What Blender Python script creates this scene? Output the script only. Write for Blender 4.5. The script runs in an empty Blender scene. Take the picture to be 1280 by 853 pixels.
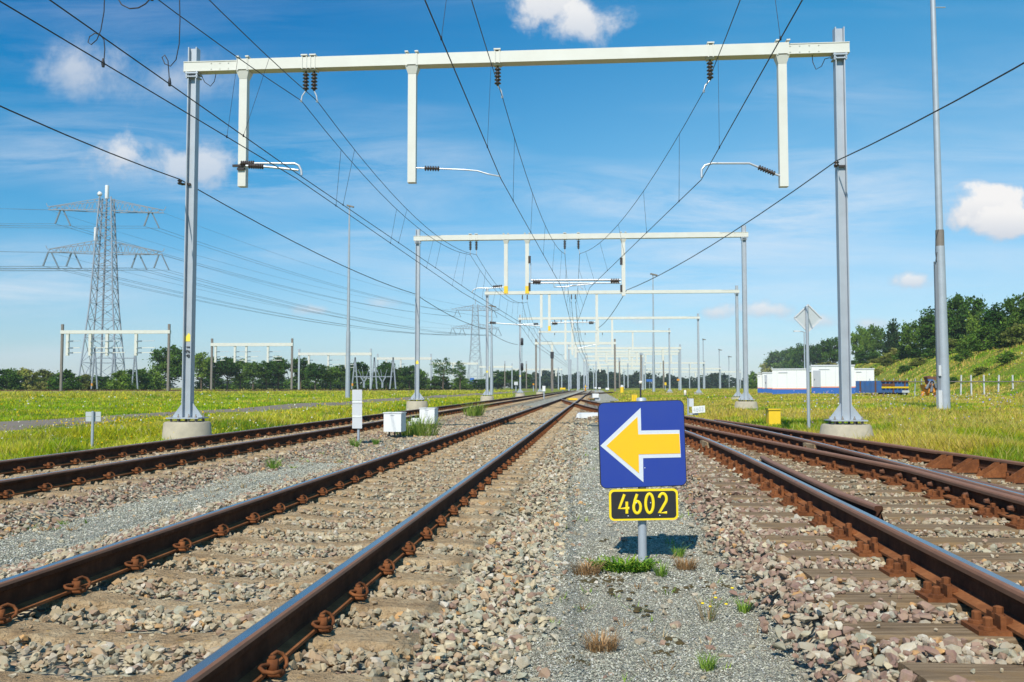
import bpy, math, random
import numpy as np
from mathutils import Vector, Matrix
random.seed(7); rng = np.random.default_rng(11)
sc = bpy.context.scene; COL = sc.collection
F, U0, V0, VH, H = 1120.0, 640.0, 426.5, 484.0, 0.91
PITCH = math.atan((VH - V0) / F); CP, SP = math.cos(PITCH), math.sin(PITCH)
T = 0.094                                        # lateral drift of the straight tracks per metre

# ---------------------------------------------------------------- geometry of the place
def ray(u, v):
    x, zc = (u - U0) / F, (V0 - v) / F
    return Vector((x, CP - zc * SP, SP + zc * CP))
def at(u, v, z):
    d = ray(u, v); t = (z - H) / d.z
    return Vector((d.x * t, d.y * t, z))
def atY(u, v, Y):
    d = ray(u, v); t = Y / d.y
    return Vector((d.x * t, Y, H + d.z * t))
def smooth(a, b, x):
    t = np.clip((np.asarray(x, float) - a) / (b - a), 0, 1)
    return t * t * (3 - 2 * t)
class Curve1:                                    # smooth x(y) through control points
    def __init__(s, pts):
        p = sorted(pts); s.y = np.array([q[0] for q in p], float); s.x = np.array([q[1] for q in p], float)
        d = np.diff(s.x) / np.diff(s.y); m = np.empty_like(s.x)
        m[1:-1] = (d[:-1] * np.diff(s.y)[1:] + d[1:] * np.diff(s.y)[:-1]) / (np.diff(s.y)[:-1] + np.diff(s.y)[1:])
        m[0], m[-1] = d[0], d[-1]; s.m = m
    def __call__(s, yy):
        yy = np.asarray(yy, float); i = np.clip(np.searchsorted(s.y, yy) - 1, 0, len(s.y) - 2)
        h = s.y[i + 1] - s.y[i]; t = (yy - s.y[i]) / h
        a = s.x[i] + s.m[i] * (yy - s.y[i])
        r = (2*t**3 - 3*t**2 + 1) * s.x[i] + (t**3 - 2*t**2 + t) * h * s.m[i] + (-2*t**3 + 3*t**2) * s.x[i + 1] + (t**3 - t**2) * h * s.m[i + 1]
        r = np.where(yy < s.y[0], s.x[0] + s.m[0] * (yy - s.y[0]), r)
        return np.where(yy > s.y[-1], s.x[-1] + s.m[-1] * (yy - s.y[-1]), r)
G = 0.7535
L1, LL = -2.05, -6.42
def x_main(y): return L1 + T * np.asarray(y, float)
def x_left(y): return LL + T * np.asarray(y, float)
A_rail = Curve1([(-4, 1.33), (3.63, 2.07), (6.88, 2.40), (9.83, 2.71), (17, 3.28), (27, 3.52), (37, 3.57), (52, 3.63), (62, 3.70), (72, 3.97), (80, 4.72)])
def x_right(y): return A_rail(y) + G
def z_right(y): return 0.09 * (1 - smooth(22, 46, y))
def gap(y):
    y = np.asarray(y, float)
    return np.where(y > 8.8, 1.43 * (np.clip((32 - y) / 23.2, 0, None)) ** 2, 1.43 + 0.123 * (8.8 - y))
def x_branch(y): return A_rail(y) + gap(y) + G
def z_main(y): return np.zeros_like(np.asarray(y, float))
def z_left(y): return np.full_like(np.asarray(y, float), 0.025)
def formation_right(y):                          # right edge of the stone formation
    y = np.asarray(y, float)
    return np.where(y < 32, np.maximum(x_branch(np.minimum(y, 32)) + 1.9, x_right(y) + 2.1), x_right(y) + 2.1 + 1.0 * smooth(32, 70, y)) * (y < 76) + (x_main(y) + 4.0) * (y >= 76)
def terrain(x, y):
    x = np.asarray(x, float); y = np.asarray(y, float)
    l = x - T * y
    z = np.full_like(l, -0.40)
    left = smooth(-8.6, -10.5, l); far = smooth(25, 110, y)
    z = z + left * (0.13 + 0.30 * far * smooth(-10, -32, l))
    fr = formation_right(y)
    right = smooth(0.0, 1.6, x - fr)
    z = z + right * (0.14 + 0.30 * smooth(1, 18, x - fr) + 0.22 * smooth(62, 100, y))
    s = x - 0.235 * y - 22
    z = z + 5.2 * smooth(-1, 13, s) * smooth(20, 55, y) + 1.5 * smooth(60, 250, y) * smooth(0, 18, s)
    z = z + 0.05 * np.sin(x * 0.7 + 1.3) * np.sin(y * 0.31) * np.maximum(left, right)
    return z
def tz(x, y): return float(terrain(x, y))

# ---------------------------------------------------------------- scene helpers
ORIG = {}
def tag(o, label=None, cat=None, group=None, kind=None):
    if label: o['label'] = label
    if cat: o['category'] = cat
    if group: o['group'] = group
    if kind: o['kind'] = kind
    return o
def thing(name, loc, label, cat, group=None):
    o = bpy.data.objects.new(name, None); COL.objects.link(o)
    o.location = loc; o.empty_display_size = 0.3; ORIG[o] = Vector(loc)
    return tag(o, label, cat, group)
def link_mesh(name, me, mats, parent=None, loc=None):
    for m in (mats if isinstance(mats, (list, tuple)) else [mats]): me.materials.append(m)
    o = bpy.data.objects.new(name, me); COL.objects.link(o)
    if parent is not None:
        o.parent = parent; ORIG[o] = ORIG[parent]
    else:
        ORIG[o] = Vector(loc) if loc is not None else Vector((0, 0, 0)); o.location = ORIG[o]
    return o
def np_mesh(name, V, Fc, n=None, smooth_=False, attrs=None, colors=None, matidx=None):
    """V (k,3); Fc (m,n) array of equal-size faces"""
    me = bpy.data.meshes.new(name); V = np.asarray(V, np.float32); Fc = np.asarray(Fc, np.int32)
    m, n = Fc.shape
    me.vertices.add(len(V)); me.vertices.foreach_set('co', V.ravel())
    me.loops.add(m * n); me.loops.foreach_set('vertex_index', Fc.ravel())
    me.polygons.add(m); me.polygons.foreach_set('loop_start', np.arange(0, m * n, n, dtype=np.int32))
    me.polygons.foreach_set('use_smooth', np.full(m, bool(smooth_)))
    for k, a in (attrs or {}).items():
        at_ = me.attributes.new(k, 'FLOAT', 'POINT'); at_.data.foreach_set('value', np.asarray(a, np.float32))
    for k, a in (colors or {}).items():
        at_ = me.attributes.new(k, 'FLOAT_COLOR', 'POINT')
        at_.data.foreach_set('color', np.concatenate([a, np.ones((len(a), 1))], 1).astype(np.float32).ravel())
    if matidx is not None: me.polygons.foreach_set('material_index', np.asarray(matidx, np.int32))
    me.update(calc_edges=True); me.validate()
    return me
class MB:
    def __init__(s): s.v = []; s.f = []; s.sm = []; s.mi = []; s.cur = 0
    def add(s, vs, fs, smooth_=False):
        b = len(s.v); s.v += [tuple(p) for p in vs]
        s.f += [tuple(b + i for i in f) for f in fs]; s.sm += [smooth_] * len(fs); s.mi += [s.cur] * len(fs)
        return s
    def hexa(s, p):                              # 8 corners: 4 bottom, 4 top, same winding
        return s.add(p, [(3, 2, 1, 0), (4, 5, 6, 7), (0, 1, 5, 4), (1, 2, 6, 5), (2, 3, 7, 6), (3, 0, 4, 7)])
    def obox(s, c, ax, ay, az, sx, sy, sz, taper=1.0):
        c = Vector(c); P = []
        for k, z in ((1, -1), (taper, 1)):
            for x, y in ((-1, -1), (1, -1), (1, 1), (-1, 1)):
                P.append(c + ax * (x * sx / 2 * k) + ay * (y * sy / 2 * k) + az * (z * sz / 2))
        return s.hexa(P)
    def box(s, c, size, rz=0.0, taper=1.0):
        ca, sa = math.cos(rz), math.sin(rz)
        return s.obox(c, Vector((ca, sa, 0)), Vector((-sa, ca, 0)), Vector((0, 0, 1)), *size, taper=taper)
    def bar(s, p, q, w, h=None, up=None):
        p, q = Vector(p), Vector(q); d = (q - p); L = d.length
        if L < 1e-6: return s
        d /= L; up = Vector(up) if up is not None else (Vector((0, 0, 1)) if abs(d.z) < 0.95 else Vector((0, 1, 0)))
        a = d.cross(up).normalized(); b = a.cross(d)
        return s.obox((p + q) / 2, a, b, d, w, h or w, L)
    def tube(s, pts, r, n=8, cap=True, sy=None):
        pts = [Vector(p) for p in pts]; m = len(pts); rr = r if isinstance(r, (list, tuple)) else [r] * m
        vs = []; ref = None
        for i, p in enumerate(pts):
            d = (pts[min(i + 1, m - 1)] - pts[max(i - 1, 0)]).normalized()
            if ref is None:
                ref = Vector((0, 0, 1)) if abs(d.z) < 0.9 else Vector((0, 1, 0))
            a = d.cross(ref); a.normalize(); b = a.cross(d); ref = b
            for k in range(n):
                t = 2 * math.pi * k / n; o = a * math.cos(t) + b * math.sin(t)
                if sy is not None: o = Vector((o.x, o.y * sy, o.z))
                vs.append(p + o * rr[i])
        fs = [(i * n + k, i * n + (k + 1) % n, (i + 1) * n + (k + 1) % n, (i + 1) * n + k) for i in range(m - 1) for k in range(n)]
        s.add(vs, fs, n > 5)
        if cap: s.add(vs[:n][::-1], [tuple(range(n))]); s.add(vs[-n:], [tuple(range(n))])
        return s
    def lathe(s, c, prof, n=16, axis=None, smooth_=True):
        c = Vector(c); ax = Vector(axis).normalized() if axis is not None else Vector((0, 0, 1))
        a = ax.orthogonal().normalized(); b = ax.cross(a); vs = []
        for r, z in prof:
            for k in range(n):
                t = 2 * math.pi * k / n; vs.append(c + ax * z + (a * math.cos(t) + b * math.sin(t)) * r)
        m = len(prof)
        s.add(vs, [(i * n + k, i * n + (k + 1) % n, (i + 1) * n + (k + 1) % n, (i + 1) * n + k) for i in range(m - 1) for k in range(n)], smooth_)
        s.add(vs[:n][::-1], [tuple(range(n))]); s.add(vs[-n:], [tuple(range(n))])
        return s
    def prism(s, poly, ext):                     # poly: list of Vectors (planar), ext: Vector
        n = len(poly); ext = Vector(ext); vs = [Vector(p) for p in poly] + [Vector(p) + ext for p in poly]
        fs = [tuple(range(n))[::-1], tuple(range(n, 2 * n))] + [(i, (i + 1) % n, n + (i + 1) % n, n + i) for i in range(n)]
        return s.add(vs, fs)
    def build(s, name, mat, parent=None, loc=None, label=None):
        o0 = ORIG[parent] if parent is not None else (Vector(loc) if loc is not None else Vector((0, 0, 0)))
        me = bpy.data.meshes.new(name); me.from_pydata([tuple(Vector(p) - o0) for p in s.v], [], s.f)
        me.polygons.foreach_set('use_smooth', s.sm); me.polygons.foreach_set('material_index', s.mi); me.update()
        import bmesh
        bm = bmesh.new(); bm.from_mesh(me); bmesh.ops.recalc_face_normals(bm, faces=bm.faces); bm.to_mesh(me); bm.free()
        o = link_mesh(name, me, mat, parent, loc)
        if label: o['label'] = label
        return o

# ---------------------------------------------------------------- materials
def ramp(nt, fac, stops, interp='LINEAR'):
    r = nt.nodes.new('ShaderNodeValToRGB'); e = r.color_ramp.elements; r.color_ramp.interpolation = interp
    while len(e) > 1: e.remove(e[0])
    e[0].position, e[0].color = stops[0][0], (*stops[0][1], 1)
    for p, c in stops[1:]:
        x = e.new(p); x.color = (*c, 1)
    nt.links.new(fac, r.inputs[0]); return r.outputs[0]
def mathn(nt, op, a, b=None, c=None, clamp=False):
    n = nt.nodes.new('ShaderNodeMath'); n.operation = op; n.use_clamp = clamp
    for i, x in enumerate((a, b, c)):
        if x is None: continue
        if isinstance(x, (int, float)): n.inputs[i].default_value = x
        else: nt.links.new(x, n.inputs[i])
    return n.outputs[0]
def mixc(nt, fac, a, b, mode='MIX'):
    n = nt.nodes.new('ShaderNodeMix'); n.data_type = 'RGBA'; n.blend_type = mode
    for i, x in ((0, fac), (6, a), (7, b)):
        if isinstance(x, (int, float)): n.inputs[i].default_value = x
        elif isinstance(x, tuple): n.inputs[i].default_value = (*x, 1)
        else: nt.links.new(x, n.inputs[i])
    return n.outputs[2]
def noise(nt, vec, scale, detail=4, rough=0.55, dist=0.0):
    n = nt.nodes.new('ShaderNodeTexNoise'); n.inputs['Scale'].default_value = scale
    n.inputs['Detail'].default_value = detail; n.inputs['Roughness'].default_value = rough; n.inputs['Distortion'].default_value = dist
    if vec is not None: nt.links.new(vec, n.inputs['Vector'])
    return n.outputs[0]
def newmat(name):
    m = bpy.data.materials.new(name); m.use_nodes = True; nt = m.node_tree
    b = nt.nodes['Principled BSDF']; g = nt.nodes.new('ShaderNodeNewGeometry')
    return m, nt, b, g.outputs['Position']
def bump(nt, b, h, strength, dist=0.01):
    n = nt.nodes.new('ShaderNodeBump'); n.inputs['Strength'].default_value = strength; n.inputs['Distance'].default_value = dist
    nt.links.new(h, n.inputs['Height']); nt.links.new(n.outputs[0], b.inputs['Normal'])
def attr(nt, name, col=False):
    n = nt.nodes.new('ShaderNodeAttribute'); n.attribute_name = name
    return n.outputs['Color'] if col else n.outputs['Fac']
def simple(name, c, rough=0.55, metal=0.0, dirt=0.25, dirt_col=None, scale=6.0, bmp=0.0, spec=0.5, rnd=0.0):
    m, nt, b, pos = newmat(name)
    n = noise(nt, pos, scale, 5, 0.6); dc = dirt_col or tuple(x * 0.55 for x in c)
    f = mathn(nt, 'MULTIPLY', ramp(nt, n, [(0.35, (0, 0, 0)), (0.75, (1, 1, 1))]), dirt)
    col = mixc(nt, f, c, dc)
    if rnd:
        oi = nt.nodes.new('ShaderNodeObjectInfo')
        k = mathn(nt, 'MULTIPLY_ADD', oi.outputs['Random'], rnd, 1 - rnd / 2)
        hs = nt.nodes.new('ShaderNodeHueSaturation'); nt.links.new(k, hs.inputs['Value']); nt.links.new(col, hs.inputs['Color']); col = hs.outputs[0]
    nt.links.new(col, b.inputs['Base Color'])
    b.inputs['Roughness'].default_value = rough; b.inputs['Metallic'].default_value = metal; b.inputs['Specular IOR Level'].default_value = spec
    if bmp: bump(nt, b, noise(nt, pos, scale * 12, 4), bmp, 0.004)
    return m
M = {}
M['beam'] = simple('cream_painted_steel', (0.65, 0.64, 0.57), 0.5, 0, 0.30, (0.46, 0.43, 0.34), 1.8, 0.12)
M['galv'] = simple('galvanised_steel', (0.42, 0.46, 0.50), 0.48, 0.25, 0.5, (0.30, 0.33, 0.36), 3.0, 0.15)
M['mast_brown'] = simple('weathered_steel', (0.22, 0.19, 0.16), 0.6, 0.1, 0.5, None, 3.0)
M['concrete'] = simple('concrete', (0.44, 0.385, 0.28), 0.9, 0, 0.65, (0.27, 0.24, 0.18), 5.0, 0.5)
M['insul'] = simple('brown_glazed_insulator', (0.055, 0.04, 0.032), 0.3, 0, 0.2)
M['wire'] = simple('dark_wire', (0.035, 0.035, 0.04), 0.5, 0.3, 0.0)
M['alu'] = simple('aluminium_tube', (0.62, 0.63, 0.64), 0.35, 0.4, 0.2)
M['yellow'] = simple('yellow_paint', (0.85, 0.55, 0.02), 0.5, 0, 0.15)
M['yellowlab'] = simple('yellow_label', (0.85, 0.68, 0.07), 0.5, 0, 0.05)
M['orange'] = simple('orange_paint', (0.75, 0.30, 0.02), 0.55, 0, 0.35, (0.3, 0.12, 0.03), 4)
M['white'] = simple('white_paint', (0.74, 0.74, 0.72), 0.5, 0, 0.10, (0.55, 0.54, 0.5), 3)
M['offwhite'] = simple('off_white_panel', (0.58, 0.59, 0.60), 0.5, 0, 0.15, None, 5)
M['signback'] = simple('grey_sign_back', (0.50, 0.53, 0.53), 0.5, 0.1, 0.2, None, 5)
M['blue_sign'] = simple('blue_sign_sheet', (0.020, 0.050, 0.30), 0.38, 0, 0.22, (0.045, 0.075, 0.27), 7)
M['refl'] = simple('silver_reflective_sheet', (0.62, 0.66, 0.70), 0.5, 0, 0.08, None, 40)
M['amber'] = simple('amber_reflective_sheet', (0.92, 0.50, 0.008), 0.45, 0, 0.16, (0.72, 0.40, 0.03), 9)
M['black'] = simple('black_paint', (0.018, 0.018, 0.018), 0.5, 0, 0.3, (0.04, 0.04, 0.04), 10)
M['numyel'] = simple('yellow_number_paint', (0.90, 0.66, 0.01), 0.5, 0, 0.05)
M['blue'] = simple('blue_container_paint', (0.03, 0.13, 0.36), 0.55, 0, 0.6, (0.10, 0.08, 0.08), 1.5)
M['bluestripe'] = simple('blue_stripe_paint', (0.025, 0.12, 0.42), 0.5, 0, 0.15)
M['orangestripe'] = simple('orange_stripe_paint', (0.75, 0.25, 0.10), 0.5, 0, 0.1)
M['rustplain'] = simple('rusted_scrap', (0.17, 0.07, 0.035), 0.85, 0, 0.5, (0.06, 0.03, 0.02), 5)
M['greyside'] = simple('grey_door_panel', (0.42, 0.44, 0.47), 0.6, 0, 0.2)
M['dark'] = simple('dark_opening', (0.03, 0.03, 0.035), 0.6, 0, 0.1)
M['lattice'] = simple('pylon_steel', (0.27, 0.30, 0.34), 0.5, 0.2, 0.2)
M['pylon_ins'] = simple('pylon_insulator', (0.15, 0.20, 0.24), 0.4, 0, 0.1)
M['asphalt'] = simple('worn_asphalt', (0.21, 0.165, 0.135), 0.95, 0, 0.6, (0.15, 0.13, 0.07), 0.9)
M['duct'] = simple('dark_grey_duct', (0.20, 0.22, 0.25), 0.5, 0.1, 0.2)
M['lampglass'] = simple('frosted_lamp_glass', (0.80, 0.72, 0.62), 0.3, 0, 0.05)
M['red'] = simple('red_paint', (0.5, 0.03, 0.02), 0.5, 0, 0.1)

def rust_mat(name, c1, c2, c3):
    m, nt, b, pos = newmat(name)
    n1 = noise(nt, pos, 7, 5, 0.65); n2 = noise(nt, pos, 45, 4, 0.6)
    col = ramp(nt, n1, [(0.3, c1), (0.52, c2), (0.75, c3)])
    col = mixc(nt, mathn(nt, 'MULTIPLY', ramp(nt, n2, [(0.4, (0, 0, 0)), (0.7, (1, 1, 1))]), 0.45), col, c1)
    nt.links.new(col, b.inputs['Base Color']); b.inputs['Roughness'].default_value = 0.92; b.inputs['Specular IOR Level'].default_value = 0.14
    bump(nt, b, n2, 0.35, 0.003)
    return m
M['rust'] = rust_mat('shaded_rail_rust', (0.046, 0.020, 0.011), (0.085, 0.036, 0.019), (0.14, 0.060, 0.031))  # rust darkened so its colour carries the shade on the rail web
M['rust_foot_lit'] = rust_mat('sunlit_rail_foot_rust', (0.15, 0.054, 0.02), (0.26, 0.10, 0.038), (0.38, 0.155, 0.06))  # rail rust again, brightened to stand for sun on the foot
M['rust_clip'] = rust_mat('orange_rust', (0.10, 0.036, 0.015), (0.20, 0.072, 0.027), (0.32, 0.12, 0.043))
M['shine'] = simple('polished_rail_head', (0.40, 0.42, 0.46), 0.26, 1.0, 0.5, (0.27, 0.21, 0.18), 5)
M['head_rust_lit'] = simple('sunlit_rusted_rail_head', (0.27, 0.125, 0.065), 0.62, 0.0, 0.5, (0.14, 0.06, 0.035), 9)  # rust lightened as the sunlit edge of the head; also tops unused rails
# concrete sleepers, dusted with ballast fines and rust
m, nt, b, pos = newmat('dusty_concrete_sleeper')
n1 = noise(nt, pos, 5, 6, 0.7); n2 = noise(nt, pos, 60, 4, 0.7); n3 = noise(nt, pos, 18, 3)
col = ramp(nt, n1, [(0.3, (0.24, 0.155, 0.082)), (0.48, (0.42, 0.295, 0.165)), (0.72, (0.57, 0.45, 0.28))])
col = mixc(nt, ramp(nt, n2, [(0.54, (0, 0, 0)), (0.66, (0.8, 0.8, 0.8))]), col, (0.12, 0.09, 0.06))
col = mixc(nt, ramp(nt, n3, [(0.64, (0, 0, 0)), (0.72, (0.6, 0.6, 0.6))]), col, (0.42, 0.24, 0.06))
nt.links.new(col, b.inputs['Base Color']); b.inputs['Roughness'].default_value = 0.95; b.inputs['Specular IOR Level'].default_value = 0.15
bump(nt, b, mathn(nt, 'ADD', n2, n3), 1.0, 0.02); M['sleeper'] = m
# oak turnout timbers, grain along X
m, nt, b, pos = newmat('weathered_timber')
mp = nt.nodes.new('ShaderNodeMapping'); mp.inputs['Scale'].default_value = (1.5, 28, 28); nt.links.new(pos, mp.inputs[0])
g1 = noise(nt, mp.outputs[0], 1.5, 6, 0.7, 0.4); n1 = noise(nt, pos, 4, 5)
col = ramp(nt, g1, [(0.3, (0.085, 0.055, 0.032)), (0.5, (0.21, 0.145, 0.085)), (0.7, (0.34, 0.25, 0.155))])
col = mixc(nt, ramp(nt, n1, [(0.45, (0, 0, 0)), (0.72, (0.65, 0.65, 0.65))]), col, (0.27, 0.17, 0.075))
nt.links.new(col, b.inputs['Base Color']); b.inputs['Roughness'].default_value = 0.95; b.inputs['Specular IOR Level'].default_value = 0.15
bump(nt, b, g1, 0.8, 0.012); M['timber'] = m
# crushed stone
m, nt, b, pos = newmat('crushed_stone')
sid = attr(nt, 'sid'); rs = attr(nt, 'rust'); pk = attr(nt, 'pink')
pal1 = [(0.00, (0.450, 0.440, 0.322)), (0.10, (0.345, 0.369, 0.291)), (0.22, (0.555, 0.483, 0.322)), (0.34, (0.405, 0.362, 0.273)), (0.45, (0.630, 0.547, 0.372)),
        (0.56, (0.300, 0.320, 0.254)), (0.66, (0.450, 0.312, 0.198)), (0.76, (0.540, 0.497, 0.384)), (0.86, (0.285, 0.177, 0.143)), (0.91, (0.660, 0.355, 0.124)), (0.94, (0.680, 0.640, 0.546))]
pal2 = [(0.0, (0.26, 0.165, 0.145)), (0.14, (0.40, 0.345, 0.26)), (0.28, (0.225, 0.125, 0.112)), (0.42, (0.47, 0.42, 0.325)), (0.50, (0.31, 0.19, 0.16)), (0.62, (0.35, 0.245, 0.20)),
        (0.70, (0.52, 0.46, 0.36)), (0.76, (0.20, 0.115, 0.11)), (0.86, (0.34, 0.325, 0.265)), (0.93, (0.52, 0.28, 0.11)), (0.96, (0.62, 0.58, 0.48))]
c = mixc(nt, pk, ramp(nt, sid, pal1, 'CONSTANT'), ramp(nt, sid, pal2, 'CONSTANT'))
n1 = noise(nt, pos, 30, 5, 0.65); n2 = noise(nt, pos, 110, 3)
c = mixc(nt, mathn(nt, 'MULTIPLY_ADD', ramp(nt, n1, [(0.35, (0, 0, 0)), (0.7, (1, 1, 1))]), 0.50, 0.14), c, (0.33, 0.24, 0.135))
c = mixc(nt, mathn(nt, 'MULTIPLY', rs, 0.75), c, (0.33, 0.235, 0.135))
nt.links.new(c, b.inputs['Base Color']); b.inputs['Roughness'].default_value = 0.88; b.inputs['Specular IOR Level'].default_value = 0.25
bump(nt, b, mathn(nt, 'ADD', n1, mathn(nt, 'MULTIPLY', n2, 0.5)), 0.45, 0.008); M['stone'] = m
# distant ballast bed (between / below the loose stones)
m, nt, b, pos = newmat('ballast_bed_stone')
vo = nt.nodes.new('ShaderNodeTexVoronoi'); vo.inputs['Scale'].default_value = 17; nt.links.new(pos, vo.inputs['Vector'])
vd = nt.nodes.new('ShaderNodeTexVoronoi'); vd.feature = 'DISTANCE_TO_EDGE'; vd.inputs['Scale'].default_value = 17; nt.links.new(pos, vd.inputs['Vector'])
hs = nt.nodes.new('ShaderNodeSeparateColor'); nt.links.new(vo.outputs['Color'], hs.inputs[0])
c = ramp(nt, hs.outputs[0], pal1[:-1] + [(0.95, (0.48, 0.46, 0.40))], 'CONSTANT')
c = mixc(nt, ramp(nt, vd.outputs['Distance'], [(0.0, (0.75, 0.75, 0.75)), (0.12, (0, 0, 0))]), c, (0.07, 0.055, 0.04))
c = mixc(nt, ramp(nt, noise(nt, pos, 1.2, 4), [(0.35, (0.2, 0.2, 0.2)), (0.7, (0.65, 0.65, 0.65))]), c, (0.34, 0.26, 0.17))
nt.links.new(c, b.inputs['Base Color']); b.inputs['Roughness'].default_value = 0.95; b.inputs['Specular IOR Level'].default_value = 0.15
bump(nt, b, ramp(nt, vd.outputs['Distance'], [(0, (0, 0, 0)), (0.3, (1, 1, 1))]), 1.0, 0.03); M['bed'] = m
# fine grey gravel of the walkway
m, nt, b, pos = newmat('fine_grey_gravel')
vo = nt.nodes.new('ShaderNodeTexVoronoi'); vo.inputs['Scale'].default_value = 95; nt.links.new(pos, vo.inputs['Vector'])
vd = nt.nodes.new('ShaderNodeTexVoronoi'); vd.feature = 'DISTANCE_TO_EDGE'; vd.inputs['Scale'].default_value = 95; nt.links.new(pos, vd.inputs['Vector'])
hs = nt.nodes.new('ShaderNodeSeparateColor'); nt.links.new(vo.outputs['Color'], hs.inputs[0])
c = ramp(nt, hs.outputs[0], [(0.0, (0.23, 0.23, 0.185)), (0.2, (0.47, 0.46, 0.355)), (0.45, (0.355, 0.35, 0.265)), (0.6, (0.56, 0.54, 0.425)), (0.78, (0.44, 0.37, 0.27)), (0.86, (0.24, 0.245, 0.215)), (0.93, (0.60, 0.59, 0.53))], 'CONSTANT')
c = mixc(nt, ramp(nt, vd.outputs['Distance'], [(0.0, (0.55, 0.55, 0.55)), (0.09, (0, 0, 0))]), c, (0.11, 0.10, 0.085))
big = noise(nt, pos, 1.7, 5, 0.65)
c = mixc(nt, ramp(nt, big, [(0.50, (0, 0, 0)), (0.70, (0.6, 0.6, 0.6))]), c, (0.37, 0.295, 0.185))
c = mixc(nt, ramp(nt, noise(nt, pos, 6, 5, 0.7), [(0.63, (0, 0, 0)), (0.72, (0.45, 0.45, 0.45))]), c, (0.18, 0.125, 0.06))
nt.links.new(c, b.inputs['Base Color']); b.inputs['Roughness'].default_value = 0.95; b.inputs['Specular IOR Level'].default_value = 0.15
bump(nt, b, ramp(nt, vd.outputs['Distance'], [(0, (0, 0, 0)), (0.25, (1, 1, 1))]), 1.0, 0.007); M['gravel'] = m
# meadow soil / low grass
m, nt, b, pos = newmat('meadow_ground')
n1 = noise(nt, pos, 0.22, 6, 0.65); n2 = noise(nt, pos, 3.0, 5, 0.7)
c = ramp(nt, n1, [(0.3, (0.15, 0.22, 0.025)), (0.5, (0.22, 0.25, 0.035)), (0.7, (0.30, 0.26, 0.06))])
c = mixc(nt, mathn(nt, 'MULTIPLY', ramp(nt, n2, [(0.35, (0, 0, 0)), (0.7, (1, 1, 1))]), 0.5), c, (0.12, 0.14, 0.025))
nt.links.new(c, b.inputs['Base Color']); b.inputs['Roughness'].default_value = 1.0; b.inputs['Specular IOR Level'].default_value = 0.05
bump(nt, b, n2, 1.0, 0.12); M['meadow'] = m
def leafy(name, attrname, gain=1.0, trans=0.3, rnd=0.0):
    m, nt, b, pos = newmat(name)
    c = attr(nt, attrname, True)
    if rnd:
        oi = nt.nodes.new('ShaderNodeObjectInfo'); hs = nt.nodes.new('ShaderNodeHueSaturation')
        nt.links.new(mathn(nt, 'MULTIPLY_ADD', oi.outputs['Random'], rnd, 1 - rnd / 2), hs.inputs['Value'])
        nt.links.new(mathn(nt, 'MULTIPLY_ADD', oi.outputs['Random'], -0.04, 0.515), hs.inputs['Hue']); nt.links.new(c, hs.inputs['Color']); c = hs.outputs[0]
    nt.links.new(c, b.inputs['Base Color']); b.inputs['Roughness'].default_value = 0.85; b.inputs['Specular IOR Level'].default_value = 0.06
    tr = nt.nodes.new('ShaderNodeBsdfTranslucent'); nt.links.new(c, tr.inputs[0])
    mx = nt.nodes.new('ShaderNodeMixShader'); mx.inputs[0].default_value = trans
    nt.links.new(b.outputs[0], mx.inputs[1]); nt.links.new(tr.outputs[0], mx.inputs[2])
    nt.links.new(mx.outputs[0], nt.nodes['Material Output'].inputs[0])
    return m
M['grass'] = leafy('grass_blades', 'gcol', trans=0.35)
M['leaf'] = leafy('tree_leaves', 'gcol', trans=0.25, rnd=0.7)
M['weed'] = leafy('weed_leaves', 'gcol', trans=0.3)
M['bark'] = simple('bark', (0.12, 0.085, 0.055), 0.9, 0, 0.5, None, 4)
M['moss'] = simple('brown_moss', (0.085, 0.055, 0.018), 1.0, 0, 0.8, (0.04, 0.045, 0.012), 30, 0.8)
# ---------------------------------------------------------------- camera
cam = bpy.data.cameras.new('camera'); co = bpy.data.objects.new('camera', cam); COL.objects.link(co)
cam.sensor_width = 36; cam.lens = 36 * F / 1280; cam.clip_start = 0.05; cam.clip_end = 6000
co.location = (0, 0, H); co.rotation_euler = (math.pi / 2 + PITCH, 0, 0)
cam.dof.use_dof = True; cam.dof.focus_distance = 7.0; cam.dof.aperture_fstop = 7.1
sc.camera = co
# ---------------------------------------------------------------- daylight
SUN_EL = math.radians(45.5); LX, LY = 0.30, 1.0            # light travels forward and a little to the right
SUN_AZ = math.atan2(-LX, -LY)                              # compass-like, from +Y towards +X
sd = bpy.data.lights.new('sun', 'SUN'); so = bpy.data.objects.new('sun', sd); COL.objects.link(so)
sd.energy = 4.3; sd.angle = math.radians(0.5); sd.color = (1.0, 0.95, 0.86)
hl = math.hypot(LX, LY); ldir = Vector((LX / hl * math.cos(SUN_EL), LY / hl * math.cos(SUN_EL), -math.sin(SUN_EL)))
so.rotation_euler = ldir.to_track_quat('-Z', 'Y').to_euler(); so.location = (-10, -30, 40)
w = bpy.data.worlds.new('World'); sc.world = w; w.use_nodes = True; nt = w.node_tree
bg = nt.nodes['Background']; sky = nt.nodes.new('ShaderNodeTexSky'); sky.sky_type = 'NISHITA'; sky.sun_disc = False
sky.sun_elevation = SUN_EL; sky.sun_rotation = SUN_AZ; sky.altitude = 0; sky.air_density = 1.0; sky.dust_density = 0.25; sky.ozone_density = 2.2
bg.inputs['Strength'].default_value = 0.103
tc = nt.nodes.new('ShaderNodeTexCoord'); sp = nt.nodes.new('ShaderNodeSeparateXYZ'); nt.links.new(tc.outputs['Generated'], sp.inputs[0])
X, Y, Z = sp.outputs
ysafe = mathn(nt, 'MAXIMUM', Y, 0.02)
gx, gz = mathn(nt, 'DIVIDE', X, ysafe), mathn(nt, 'DIVIDE', Z, ysafe)       # heading / height on the northern sky
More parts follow.
